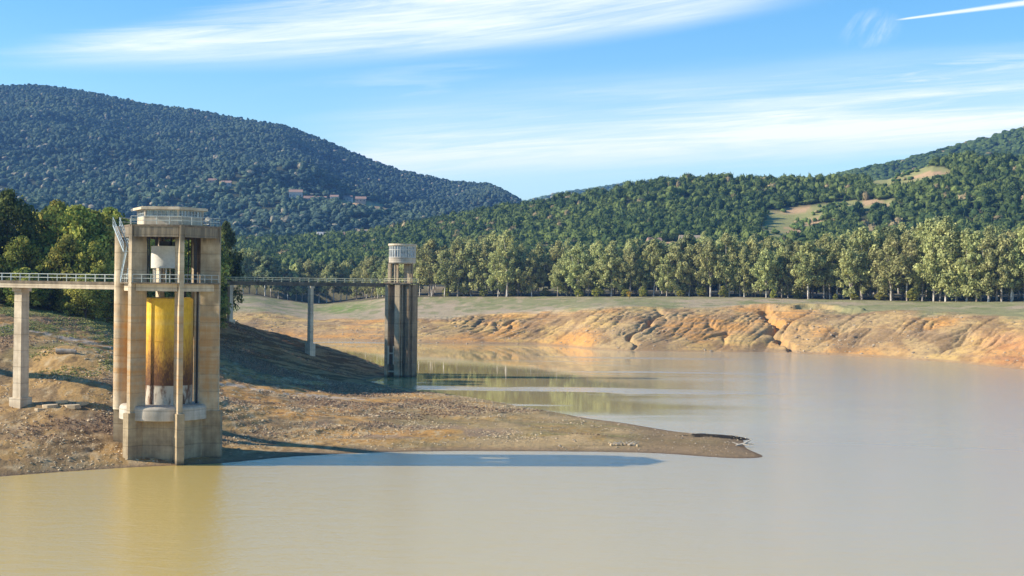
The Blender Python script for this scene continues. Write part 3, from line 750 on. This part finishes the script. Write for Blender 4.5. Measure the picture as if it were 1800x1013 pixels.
def make_tree(kind, H, Wd, base, ntier, leafs, lsize, c0, c1, seed, trunk_r=.38, nfork=5, droop=.5, mt='eucalyptus_leaves', bark_='pale_bark', cs=1.0, fl=.8):
    r = np.random.default_rng(seed); rd = random.Random(seed)
    segs = []; ends = []
    lean = (rd.uniform(-.06, .06), rd.uniform(-.06, .06))
    top0 = Vector((lean[0]*base, lean[1]*base, base)); segs.append((Vector((0, 0, -1)), top0, trunk_r, trunk_r*.75))
    for i in range(nfork):
        a = 2*math.pi*(i+rd.random()*.6)/nfork; rad = Wd*.5*rd.uniform(.25, .62); hh = H*rd.uniform(.62, .93)
        mid = top0+Vector((math.cos(a)*rad*.45, math.sin(a)*rad*.45, (hh-base)*.45)); e = Vector((math.cos(a)*rad, math.sin(a)*rad, hh))
        segs += [(top0, mid, trunk_r*.55, trunk_r*.36), (mid, e, trunk_r*.36, .06)]; ends += [mid, e]
        for q in range(2):
            e2 = mid+Vector((rd.uniform(-1, 1)*Wd*.28, rd.uniform(-1, 1)*Wd*.28, rd.uniform(.5, 3.5))); segs.append((mid, e2, trunk_r*.22, .05)); ends.append(e2)
    C = []; Rd = []
    for e in ends: C.append(tuple(e)); Rd.append(Wd*rd.uniform(.10, .18)*cs)
    while len(C) < ntier:
        t = rd.random(); zz = base*.85+(H-base*.85)*t
        w = Wd*.5*(math.sin(min(1, .18+t*.9)*math.pi)**.6)*rd.random()**.5; a = rd.random()*6.283
        C.append((math.cos(a)*w, math.sin(a)*w, zz)); Rd.append(Wd*rd.uniform(.08, .18)*cs)
    C = np.array(C); Rd = np.array(Rd); C[:, 2] = np.minimum(C[:, 2], H-Rd*.7)
    V, n = leaf_quads(C, leafs, Rd, lsize, droop, fl, r)
    tt = r.random((len(C), 1)); tc = np.array(c0)*(1-tt)+np.array(c1)*tt
    tint = np.repeat(tc, leafs*4, 0)*(.8+.4*np.repeat(r.random((n, 1)), 4, 0))
    crown = np_mesh('crown', V, quads_of(n), mt, tint)
    mb = limb_mesh(segs); me = bpy.data.meshes.new('trunk'); me.from_pydata(mb.v, [], mb.f); me.materials.append(MATS[bark_])
    return crown, me
EUC = [make_tree('e', 24+i % 3*1.5, 13+i % 4, (7.5, 5.0, 8.5, 3.2)[i % 4], 112, 62, .50, (.25, .27, .105), (.50, .48, .20), 100+i, .42, nfork=4+i % 3, droop=.7, cs=.78, fl=1.15) for i in range(12)]
EUC_DARK = [make_tree('e', 23, 13, 6.5, 56, 60, .75, (.14, .165, .07), (.30, .30, .14), 140+i) for i in range(3)]
OAK = [make_tree('o', 21+i, 16+i % 2*2, 2.0, 110, 90, .55, (.10, .14, .035), (.47, .43, .10), 160+i, .42, 6, .25, 'eucalyptus_leaves', 'dark_bark') for i in range(5)]
OAK_DARK = [make_tree('o', 21+i, 15+i, 3.5, 90, 90, .5, (.045, .06, .022), (.15, .16, .05), 190+i, .42, 6, .25, 'eucalyptus_leaves', 'dark_bark') for i in range(2)]
def put_tree(pair, x, y, h_scale, label, cat='tree', group=None, name='eucalyptus', rz=None, z=None, wscale=1):
    z = hz(x, y) if z is None else z
    t = thing(name, (x, y, z), label, cat, group, random.uniform(0, 6.28) if rz is None else rz); t.scale = (h_scale*wscale, h_scale*wscale, h_scale)
    for me, nm in zip(pair, ('crown', 'trunk')):
        o = bpy.data.objects.new(nm, me); COL.objects.link(o); o.parent = t
    return t
# --- eucalyptus belt beyond the far bank: front row, one by one
ordn = ['first', 'second', 'third', 'fourth', 'fifth', 'sixth', 'seventh', 'eighth', 'ninth', 'tenth', 'eleventh', 'twelfth', 'thirteenth', 'fourteenth', 'fifteenth', 'sixteenth', 'seventeenth', 'eighteenth', 'nineteenth', 'twentieth']
top_px = np.array([(700, 440), (760, 432), (830, 425), (880, 410), (930, 440), (1000, 432), (1100, 430), (1240, 418), (1330, 424), (1400, 428), (1480, 412), (1560, 408), (1620, 400), (1650, 388), (1700, 405), (1760, 410), (1800, 405), (2100, 395)])
rr = random.Random(5)
front_row = []
px = 738.0
while px < 1835:
    front_row.append(px); px += rr.uniform(15, 25)*(1 if px < 1250 else 1.12)
Yuse = lambda px: float(np.interp((px-CX)/F, _ux, B_Yt))
yb = 1105
for i, px in enumerate(front_row):
    Y = Yuse(px)+rr.uniform(0, 12); p = at(px, 500, Y); x_, y_ = p.x, p.y; z_ = hz(x_, y_)
    tp = float(np.interp(px, top_px[:, 0], top_px[:, 1]))+rr.choice((-8, 0, 6, 14, 26))+rr.uniform(-4, 6); h = CZ+float(us(px, tp)[1])*Y-z_
    k = rr.randrange(12); base_h = 24+k % 3*1.5
    if px < yb:
        j = sum(1 for q in front_row if px <= q < yb); lab = '%s tall pale eucalyptus of the front row left of the small yellow bush' % (ordn[j-1] if j <= 20 else 'distant')
    else:
        j = sum(1 for q in front_row if yb <= q <= px)
        lab = '%s tall eucalyptus of the front row right of the small yellow bush' % ordn[j-1] if j <= 20 else '%s eucalyptus of the front row counting from the right edge of the picture' % ordn[sum(1 for q in front_row if q >= px)-1]
    put_tree(EUC[k], x_, y_, h/base_h, lab, 'tree', 'eucalyptus trees in the front row beyond the far bank', wscale=rr.uniform(.85, 1.2))
# rows behind
for row, (dy, n, lo, hi) in enumerate(((16, 46, 715, 1850), (34, 40, 700, 1860), (60, 36, 690, 1870), (95, 30, 680, 1870), (140, 26, 670, 1870))):
    for i in range(n):
        px = lo+(hi-lo)*(i+rr.random())/n; Y = Yuse(px)+dy+rr.uniform(-6, 8); p = at(px, 500, Y); z_ = hz(p.x, p.y)
        tp = float(np.interp(px, top_px[:, 0], top_px[:, 1]))+rr.uniform(-10, 6)+(0 if row < 3 else 12); h = CZ+float(us(px, tp)[1])*Y-z_
        dark = rr.random() < .22; k = rr.randrange(3) if dark else rr.randrange(12)
        put_tree(EUC_DARK[k] if dark else EUC[k], p.x, p.y, h/(23 if dark else 24+k % 3*1.5), 'eucalyptus crown showing over or between the front row beyond the far bank', 'tree', 'eucalyptus trees in the rows behind', wscale=rr.uniform(.8, 1.05))
# wood beyond the long footbridge, left of the small tower
for i in range(44):
    row = i % 2
    px = 395+(690-395)*(i+rr.random()*.9)/44; Y = 815+row*30+rr.uniform(-10, 10) if px < 640 else Yuse(px)+15+row*20; p = at(px, 500, Y); z_ = hz(p.x, p.y)
    tp = float(np.interp(px, [390, 450, 500, 560, 600, 640, 690], [440, 436, 462, 455, 462, 458, 445]))+rr.uniform(-6, 14)
    h = CZ+float(us(px, tp)[1])*Y-z_; dark = rr.random() < .4; k = rr.randrange(3) if dark else rr.randrange(12)
    put_tree(EUC_DARK[k] if dark else EUC[k], p.x, p.y, h/(23 if dark else 24+k % 3*1.5), 'grey green tree of the wood beyond the long footbridge', 'tree', 'trees of the wood beyond the long footbridge', wscale=rr.uniform(.85, 1.1))
for i in range(20):
    px = 745+i*50+rr.uniform(-24, 24); Y = Yuse(px)+rr.uniform(-3, 12); p = at(px, 500, Y); k = rr.randrange(5)
    put_tree(OAK[k], p.x, p.y, rr.uniform(.10, .26), 'low dark green shrub in the shade at the foot of the eucalyptus belt', 'bush', 'shrubs at the foot of the eucalyptus belt', name='shrub', wscale=rr.uniform(1.0, 1.8))
# --- near trees on the left hill
near = [(-70, 300, 330), (-25, 288, 338), (12, 282, 332), (38, 276, 415), (70, 283, 408), (100, 292, 352), (135, 284, 362), (165, 288, 372), (192, 295, 366), (120, 276, 412), (165, 276, 425), (212, 300, 385),
        (245, 305, 400), (275, 312, 410), (305, 318, 408), (338, 326, 398), (350, 335, 396), (396, 362, 390), (-110, 280, 330), (-150, 290, 320), (60, 312, 372), (330, 352, 405), (352, 362, 402), (150, 315, 368), (230, 330, 395), (300, 345, 405)]
nlab = {0: 'broad dark tree just outside the left edge', 2: 'tall dark tree cut by the left edge above the footbridge', 3: 'low round tree with pale drooping crown behind the footbridge at far left', 5: 'tall tree with bare reddish twigs on top behind the footbridge',
        6: 'bushy yellow green tree behind the footbridge, left of the big tower', 17: 'dark tree rising just right of the big tower'}
for i, (px, Y, tp) in enumerate(near):
    p = at(px, 500, Y); z_ = hz(p.x, p.y); h = CZ+float(us(px, tp)[1])*Y-z_
    k = i % 5; dk = px < 30 or px > 390
    if dk: k = i % 2
    put_tree((OAK_DARK if dk else OAK)[k], p.x, p.y, h/(21+k), nlab.get(i, 'leafy tree in the dense wood on the left hill behind the footbridge'), 'tree', 'trees on the left hill', name='broadleaf_tree', wscale=rr.uniform(.8, 1.0)*(.62 if px > 390 else 1))

for i in range(22):
    px = -60+i*21+rr.uniform(-6, 6); Y = (272 if px < 200 else 292+(px-200)*.2)+rr.uniform(-3, 10); p = at(px, 500, Y); k = i % 5
    put_tree(OAK[k], p.x, p.y, rr.uniform(.26, .48), 'low leafy bush in the shade under the trees of the left hill', 'bush', 'bushes under the trees on the left hill', name='bush', wscale=rr.uniform(.9, 1.4))
# --- small yellow bush on the meadow
BUSH = make_tree('b', 3.4, 3.6, .5, 14, 60, .3, (.30, .17, .03), (.45, .27, .05), 300, .08, 4, .1, 'scrub_leaves', 'dark_bark')
p = at(1105, 500, 660); put_tree(BUSH, p.x, 655, 1.0, 'small round yellow bush alone on the meadow above the far bank', 'bush', name='bush')

# ------------------------------------------------------------------ hill forests (stuff)
def ico(sub):
    bm = bmesh.new(); bmesh.ops.create_icosphere(bm, subdivisions=sub, radius=1)
    V = np.array([v.co[:] for v in bm.verts]); Fc = np.array([[v.index for v in f.verts] for f in bm.faces]); bm.free(); return V, Fc
ICO = {2: ico(2), 3: ico(3)}
def lump(seed, sub=2):
    r = np.random.default_rng(seed); V = ICO[sub][0].copy()
    c = r.normal(size=(7 if sub == 2 else 11, 3)); c /= np.linalg.norm(c, axis=1, keepdims=True)
    d = (V @ c.T); V = V*(0.66+.40*np.max(d, 1)**(3 if sub == 2 else 7)+.17*(r.random(len(V))-.5))[:, None]
    return V*np.array([1, 1, .85])
def forest(name, label, pts, wid, hgt, tint, leafy, mt='oak_leaves'):
    """pts (n,3) tree feet"""
    n = len(pts); r = np.random.default_rng(len(name)+n); T = 7
    var = r.integers(0, T, n); rot = r.random(n)*6.283; ca, sa = np.cos(rot), np.sin(rot)
    Vs, Fs, Ts, off = [], [], [], 0
    for k in range(T):
        m = var == k
        if not m.any(): continue
        sub = 2
        base = lump(500+k, sub); faces = ICO[sub][1]
        if leafy:
            cc = np.random.default_rng(900+k); d = cc.normal(size=(leafy, 3)); d /= np.linalg.norm(d, axis=1, keepdims=True)
            near_ = np.argmax(d @ (base/np.linalg.norm(base, axis=1, keepdims=True)).T, 1); c_ = base[near_]*(.85+.4*cc.random((leafy, 1)))
            LV = (c_[:, None]+cc.normal(size=(leafy, 3, 3))*.15).reshape(-1, 3)
            faces = np.concatenate([faces, np.arange(leafy*3).reshape(-1, 3)+len(base)]); base = np.concatenate([base, LV])
        P = pts[m]; w = wid[m][:, None]; h = hgt[m][:, None]
        def place(B):
            X = (B[None, :, 0]*ca[m][:, None]-B[None, :, 1]*sa[m][:, None])*w+P[:, 0:1]
            Y = (B[None, :, 0]*sa[m][:, None]+B[None, :, 1]*ca[m][:, None])*w+P[:, 1:2]
            Z = (B[None, :, 2]+.75)*h+P[:, 2:3]
            return np.stack([X, Y, Z], -1).reshape(-1, 3)
        V = place(base); nv = len(base); f = faces
        cnt = int(m.sum()); Fs.append((f[None]+(np.arange(cnt)*nv)[:, None, None]).reshape(-1, f.shape[1])+off)
        Vs.append(V); Ts.append(np.repeat(tint[m], nv, 0)*(.8+.4*r.random((cnt*nv, 1)))); off += len(V)
    o = link(np_mesh(name, np.concatenate(Vs), np.concatenate(Fs), mt, np.concatenate(Ts)), name)
    return tag(o, label, 'forest', kind='stuff')
def scatter(y0, y1, spacing, upx0, upx1, seed, owner):
    r = np.random.default_rng(seed); u0, u1 = (upx0-CX)/F, (upx1-CX)/F
    area = (u1-u0)*(y1*y1-y0*y0)/2; n = int(area/spacing**2)
    Y = np.sqrt(r.random(n)*(y1*y1-y0*y0)+y0*y0); X = (u0+(u1-u0)*r.random(n))*Y
    Z = height(X, Y)
    if owner:
        own = hill(X, Y, HILLS[owner]); keep = own > Z-1.5
    else: keep = np.ones(n, bool)
    keep &= clearing(X, Y, Z) < .02
    keep &= (fbm(X/26, Y/40, 3, 620+seed) > np.where(Y < 1441, .20, .16)+.16*r.random(n))
    return np.stack([X[keep], Y[keep], Z[keep]], 1), r
def tints(P, r, sc=60, greens=((.052, .090, .034), (.165, .215, .062), (.24, .20, .10)), rare=.03):
    n = len(P); k = fbm(P[:, 0]/sc, P[:, 1]/sc, 3, 801)*.75+r.random(n)*.5-.12
    a, b, c = map(np.array, greens); t = np.clip((k-.25)*1.6, 0, 1)[:, None]
    out = a*(1-t)+b*t
    m = r.random(n) < rare; out[m] = c*(1+.5*r.random((m.sum(), 1)))
    return out
P, r = scatter(740, 1440, 5.6, -160, 1960, 11, None)
P = P[P[:, 1] > np.maximum(np.where(P[:, 0]/P[:, 1] < -.09, 850, 0), np.interp(P[:, 0]/P[:, 1], _ux, B_Yt)+150)]; n = len(P)
forest('oak_forest', 'green oak forest covering the nearer hill', P, 2.3+3.7*r.random(n)**1.9, 2.3+4.2*r.random(n)**1.3, tints(P, r, 45), 90)
P, r = scatter(1441, 3060, 7.1, -160, 1060, 12, None); n = len(P)
nr = P[:, 1] < 2100
w_ = 3.2+3.2*r.random(n)**1.7; h_ = 3.0+3.8*r.random(n)**1.3; ti = tints(P, r, 150, ((.042, .070, .058), (.110, .145, .085), (.22, .19, .13)))  # bluish, lifted tints: part of the haze is put into the leaf colour
forest('mountain_forest', 'blue green forest on the lower slopes of the left mountain', P[nr], w_[nr], h_[nr], ti[nr], 30)
forest('mountain_forest', 'hazy forest covering the upper left mountain', P[~nr], w_[~nr], h_[~nr], ti[~nr], 0)
P, r = scatter(1441, 2560, 9.5, 1150, 1960, 13, None); n = len(P)
forest('ridge_forest', 'dark forest on the distant ridge at the right', P, 5.5+3.0*r.random(n), 4.5+3*r.random(n), tints(P, r, 120)*.62, 0)
P, r = scatter(4700, 5250, 16, 820, 1280, 14, 'D'); n = len(P)
forest('far_ridge_forest', 'faint blue forest on the farthest ridge', P, 9+4.0*r.random(n), 6+3*r.random(n), tints(P, r, 120), 0)

# shrubs in the clearings
# ------------------------------------------------------------------ houses
def house(px, py, ymin, ymax, w, d, h, rz, label, roof='roof_tiles', wall='white_wall', group=None):
    ys = np.arange(ymin, ymax, 4.0); u, s = us(px, py); Z = height(u*ys, ys); dz = (CZ+s*ys)-Z
    k = int(np.argmax(dz < 0)) if (dz < 0).any() else int(np.argmin(np.abs(dz)))
    Y = ys[k]; T = thing('house', (u*Y, Y, Z[k]), label, 'house', group, rz)
    m = MB(); m.box((0, 0, h/2-1), (w, d, h+2)); wl = m.build('wall', wall, T)
    m = MB(); e = .5; rh = w*.16
    m.add([(-w/2-e, -d/2-e, h), (w/2+e, -d/2-e, h), (w/2+e, d/2+e, h), (-w/2-e, d/2+e, h), (-w/2-e, 0, h+rh+1), (w/2+e, 0, h+rh+1)], [(0, 1, 5, 4), (2, 3, 4, 5), (0, 4, 3), (1, 2, 5), (3, 2, 1, 0)])
    m.build('roof', roof, T)
    for q in range(max(2, int(w/4))):
        m = MB(); m.box((-w/2+(q+.5)*w/max(2, int(w/4)), -d/2-.03, h*.55), (1.2, .1, 1.5)); m.build('window', 'shade_interior', T)
house(520, 352, 1450, 3000, 17, 11, 9, .1, 'white two storey house at the left end of the mountain hamlet', wall='white_wall')
for px, py, w, lab in ((545, 357, 16, 'long low pinkish house second from the left in the hamlet'), (566, 356, 12, 'pink walled house near the middle of the mountain hamlet'), (588, 353, 11, 'small pale house in the middle of the hamlet'), (612, 355, 12, 'pale house right of the middle of the hamlet'), (634, 357, 13, 'white long house at the right end of the hamlet')):
    house(px, py, 1450, 3000, w, 8, 5, random.uniform(-.3, .3), lab, wall=random.choice(['white_wall', 'pink_wall']))
house(374, 324, 1450, 3000, 11, 8, 4, .1, 'pink house alone high on the mountain above the big tower', wall='pink_wall')
house(398, 328, 1450, 3000, 13, 8, 3.5, .0, 'long low pale building beside the pink house on the mountain', wall='white_wall')
house(570, 404, 860, 1420, 13, 9, 5, .3, 'white house among the trees above the long footbridge', roof='white_wall')
house(606, 408, 860, 1420, 12, 8, 4, .0, 'house with red roof left of the small tower cabin', wall='pink_wall')
house(645, 409, 860, 1420, 18, 8, 3.5, .0, 'low long grey roofed shed between the red roof and the small tower', roof='stone')
house(1215, 433, 850, 1300, 16, 8, 3.5, .0, 'low building with pale roof behind the eucalyptus belt', roof='stone', wall='pink_wall')
house(1150, 432, 850, 1300, 9, 7, 3, .2, 'small pinkish hut behind the eucalyptus belt', wall='pink_wall')
# utility pole
p = at(995, 500, 800); g = hz(p.x, p.y); T = thing('utility_pole', (p.x, p.y, g), 'tall grey utility pole with a crossarm rising over the eucalyptus belt', 'utility pole')
hp = CZ+float(us(995, 426)[1])*800-g
m = MB(); m.bar((0, 0, -1), (0, 0, hp), .42, 8, .28); m.build('pole', 'white_paint', T)
m = MB(); m.beam((-2.6, 0, hp-.5), (2.6, 0, hp-.5), .35, .45); m.build('crossarm', 'white_paint', T)

# ------------------------------------------------------------------ shore details
def rocks(name, label, pts, sz, mt='stone'):
    V0, F0 = ico(1); n = len(pts); r = np.random.default_rng(n)
    V = V0[None]*(.65+.6*r.random((n, len(V0), 1)))*np.stack([sz*(.8+.6*r.random(n)), sz*(.8+.6*r.random(n)), sz*(.45+.3*r.random(n))], -1)[:, None]
    V = V+pts[:, None]; Fc = F0[None]+(np.arange(n)*len(V0))[:, None, None]
    return tag(link(np_mesh(name, V.reshape(-1, 3), Fc.reshape(-1, 3), mt), name), label, 'stones', kind='stuff')
def land_pts(n, seed, x0, x1, y0, y1, f):
    r = np.random.default_rng(seed); X = x0+(x1-x0)*r.random(n); Y = y0+(y1-y0)*r.random(n)
    Z = height(X, Y); k = (Z > .12) & f(X, Y, Z, r); return np.stack([X[k], Y[k], Z[k]], 1), r
def rubf(X, Y, Z, r): return (fbm(X/9, Y/9, 2, 21)+.35*fbm(X/30, Y/30, 2, 23) > .72+.14*r.random(len(X)))
P1, r = land_pts(60000, 31, -75, 40, 166, 330, rubf)
plain('stone_pale', (.50, .38, .23), .95, .45, .4)
rocks('rubble', 'loose pale stones strewn over the near shore', P1, .05+.17*r.random(len(P1))**3, 'stone_pale')
P2, r = land_pts(5000, 32, -80, 40, 166, 300, lambda X, Y, Z, r: Z < 14)
rocks('rubble', 'scattered brown stones on the near slope', P2, .06+.18*r.random(len(P2))**3, 'stone')
def bankf(X, Y, Z, r):
    Ys, Ye, ze, Yt, zt = bank_cols(X/Y); t = (Y-Ys)/(Ye-Ys); return (t > .02) & (t < 1) & (fbm(X/16, Y/9, 3, 25)+.2*(1-t) > .52+.2*r.random(len(X)))
P5, r = land_pts(16000, 36, -140, 190, 425, 640, bankf)
rocks('bank_rubble', 'small brown stones and clods on the far eroded bank', P5, .14+.5*r.random(len(P5))**4, 'stone')
P6, r = land_pts(9000, 37, -75, 30, 166, 300, lambda X, Y, Z, r: (np.abs(Z-np.round(Z/1.1)*1.1) < .12) & (fbm(X/7, Y/7, 2, 27) > .5))
rocks('shore_stones', 'larger stones lying in lines along the old water levels', P6, .10+.30*r.random(len(P6))**3, 'stone_pale')
# low dry scrub
def scrubf(X, Y, Z, r): return (fbm(X/16+9, Y/12, 4, 740) > .52+.16*r.random(len(X))) & (Z > .8)
P3, r = land_pts(70000, 33, -85, 25, 168, 345, scrubf)
def tufts(name, label, P, size, c0, c1, seed):
    r = np.random.default_rng(seed); V, n = leaf_quads(P+np.array([0, 0, size*.4]), 5, np.full(len(P), size), size*.9, 0, .6, r)
    t = r.random((len(P), 1)); tint = np.repeat(np.array(c0)*(1-t)+np.array(c1)*t, 20, 0)
    tag(link(np_mesh(name, V, quads_of(n), 'scrub_leaves', tint), name), label, 'scrub', kind='stuff')
tufts('dry_scrub', 'purplish brown dry weeds covering the near shore', P3, .19, (.25, .175, .12), (.44, .32, .20), 41)
P4, r = land_pts(60000, 34, -95, -20, 200, 300, lambda X, Y, Z, r: (Z > 9) & (fbm(X/6, Y/8, 3, 742) > .45+.15*r.random(len(X))))
tufts('grass', 'patchy yellow green grass on the left slope', P4, .16, (.22, .23, .08), (.36, .34, .14), 42)
# meadow shrubs and dark bushes on the hill clearings
def hill_shrubs():
    P, r = scatter(870, 1400, 9, 1300, 1660, 55, None)
    r = np.random.default_rng(5); n = 3000; u = (1300+360*r.random(n)-CX)/F; Y = 870+520*r.random(n); X = u*Y; Z = height(X, Y)
    k = (clearing(X, Y, Z) > .02) & (fbm(X/14, Y/20, 2, 56) > .60); P = np.stack([X[k], Y[k], Z[k]], 1); n = len(P)
    if n: forest('meadow_shrubs', 'small dark shrubs dotted over the hillside meadow', P, 1.6+1.0*r.random(n), 1.4+r.random(n), tints(P, r), 40)
hill_shrubs()
# fallen log
p = at(116, 615, 216); g = hz(p.x, p.y); T = thing('fallen_log', (p.x, p.y, g+.28), 'short thick grey log lying on the dry slope beside the pier', 'log')
m = MB()
prev = Vector((-1.5, -.1, 0)); pts = [Vector((-1.5, -.1, .02)), Vector((-.8, 0, .05)), Vector((0, .05, .03)), Vector((.9, -.03, 0)), Vector((1.55, -.05, -.05))]; rs = [.34, .42, .40, .38, .33]
for i in range(4): m.bar(pts[i], pts[i+1], rs[i], 12, rs[i+1])
m.build('trunk', 'grey_wood', T)
m = MB(); m.bar((-1.1, .1, .2), (-1.75, .35, .55), .12, 7, .05); m.bar((1.0, 0, .2), (1.35, .3, .6), .1, 7, .04); m.build('branch_stub', 'grey_wood', T)
# flat slabs near the pier
def slab(px, py, Y, w, d, h, rz, label):
    p = at(px, py, Y); g = hz(p.x, p.y); r = random.Random(px)
    pts = [(math.cos(a)*w/2*r.uniform(.75, 1.1), math.sin(a)*d/2*r.uniform(.75, 1.1)) for a in np.linspace(0, 2*math.pi, 8)[:-1]]
    m = MB(); m.prism(pts, -.3, h, [(x*.9, y*.9) for x, y in pts]); o = m.build('stone_slab', 'stone_pale', None, (p.x, p.y, g)); o.rotation_euler = (r.uniform(-.12, .12), r.uniform(-.08, .08), rz)
    tag(o, label, 'stone slab', 'flat stone slabs by the left pier')
for a in ((88, 723, 193.5, 2.6, 2.0, .22, .1, 'flat pale slab lying just right of the left pier footing'), (108, 719, 195.5, 2.2, 1.8, .28, .5, 'upper flat slab in the pile between the pier and the big tower'), (125, 724, 194, 2.8, 1.7, .2, -.2, 'widest flat slab right of the pier, lying lowest'),
          (145, 720, 195.5, 1.8, 1.6, .25, .3, 'small flat slab at the right end of the slab pile'), (70, 726, 192.5, 1.6, 1.2, .18, .0, 'small slab touching the shadow of the pier footing')):
    slab(*a)
# driftwood on the tip of the spit
p = at(1308, 783, float(water_Y(1308, 786))); T = thing('driftwood', (p.x, p.y, .1), 'pale forked driftwood lying at the tip of the spit', 'driftwood')
m = MB()
for a, b, r1, r2 in (((-1.2, 0, .1), (0, .1, .35), .14, .2), ((0, .1, .35), (1.1, .4, .95), .2, .06), ((-.2, .05, .3), (.7, -.5, .2), .14, .06), ((-.6, 0, .2), (-1.7, .5, .55), .1, .04), ((.2, .1, .4), (1.5, .1, .3), .12, .05)): m.bar(a, b, r1, 7, r2)
m.build('branch', 'pale_wood', T)
# brush pile mid-spit
p = at(1098, 786, 204); T = thing('brush_pile', (p.x, p.y, hz(p.x, p.y)), 'low heap of grey branches and stones near the middle of the spit', 'brush pile')
m = MB(); r_ = random.Random(3)
for i in range(40):
    a = Vector((r_.uniform(-1.8, 1.8), r_.uniform(-1, 1), r_.uniform(0, .3))); b = a+Vector((r_.uniform(-.9, .9), r_.uniform(-.5, .5), r_.uniform(0, .45))); m.bar(a, b, .05, 5, .02)
m.build('branches', 'pale_wood', T)
m = MB()
for i in range(22):
    m.box((r_.uniform(-2.2, 2), r_.uniform(-1, 1), .08), (r_.uniform(.2, .5), r_.uniform(.2, .4), .3), r_.random()*3)
m.build('stones', 'stone_pale', T)

# ------------------------------------------------------------------ haze
hm = bpy.data.materials.new('haze'); hm.use_nodes = True; t = hm.node_tree; t.nodes.clear()
pv = t.nodes.new('ShaderNodeVolumePrincipled'); pv.inputs['Color'].default_value = (.22, .48, 1, 1); pv.inputs['Density'].default_value = .00008; pv.inputs['Anisotropy'].default_value = .2
o_ = t.nodes.new('ShaderNodeOutputMaterial'); t.links.new(pv.outputs[0], o_.inputs['Volume'])
MATS['haze'] = hm
m = MB(); mxh = float(ZZ.max())+30; xr = float(np.abs(XX).max())+50
m.prism([(-xr, -320), (xr, -320), (xr, 7400), (-xr, 7400)], float(ZZ.min())-1, mxh)
tag(m.build('haze', 'haze'), 'thin pale blue haze filling the valley', 'haze', kind='stuff')
print('faces ground', len(quads), 'max z', mxh, 'tower', TC, T2C)
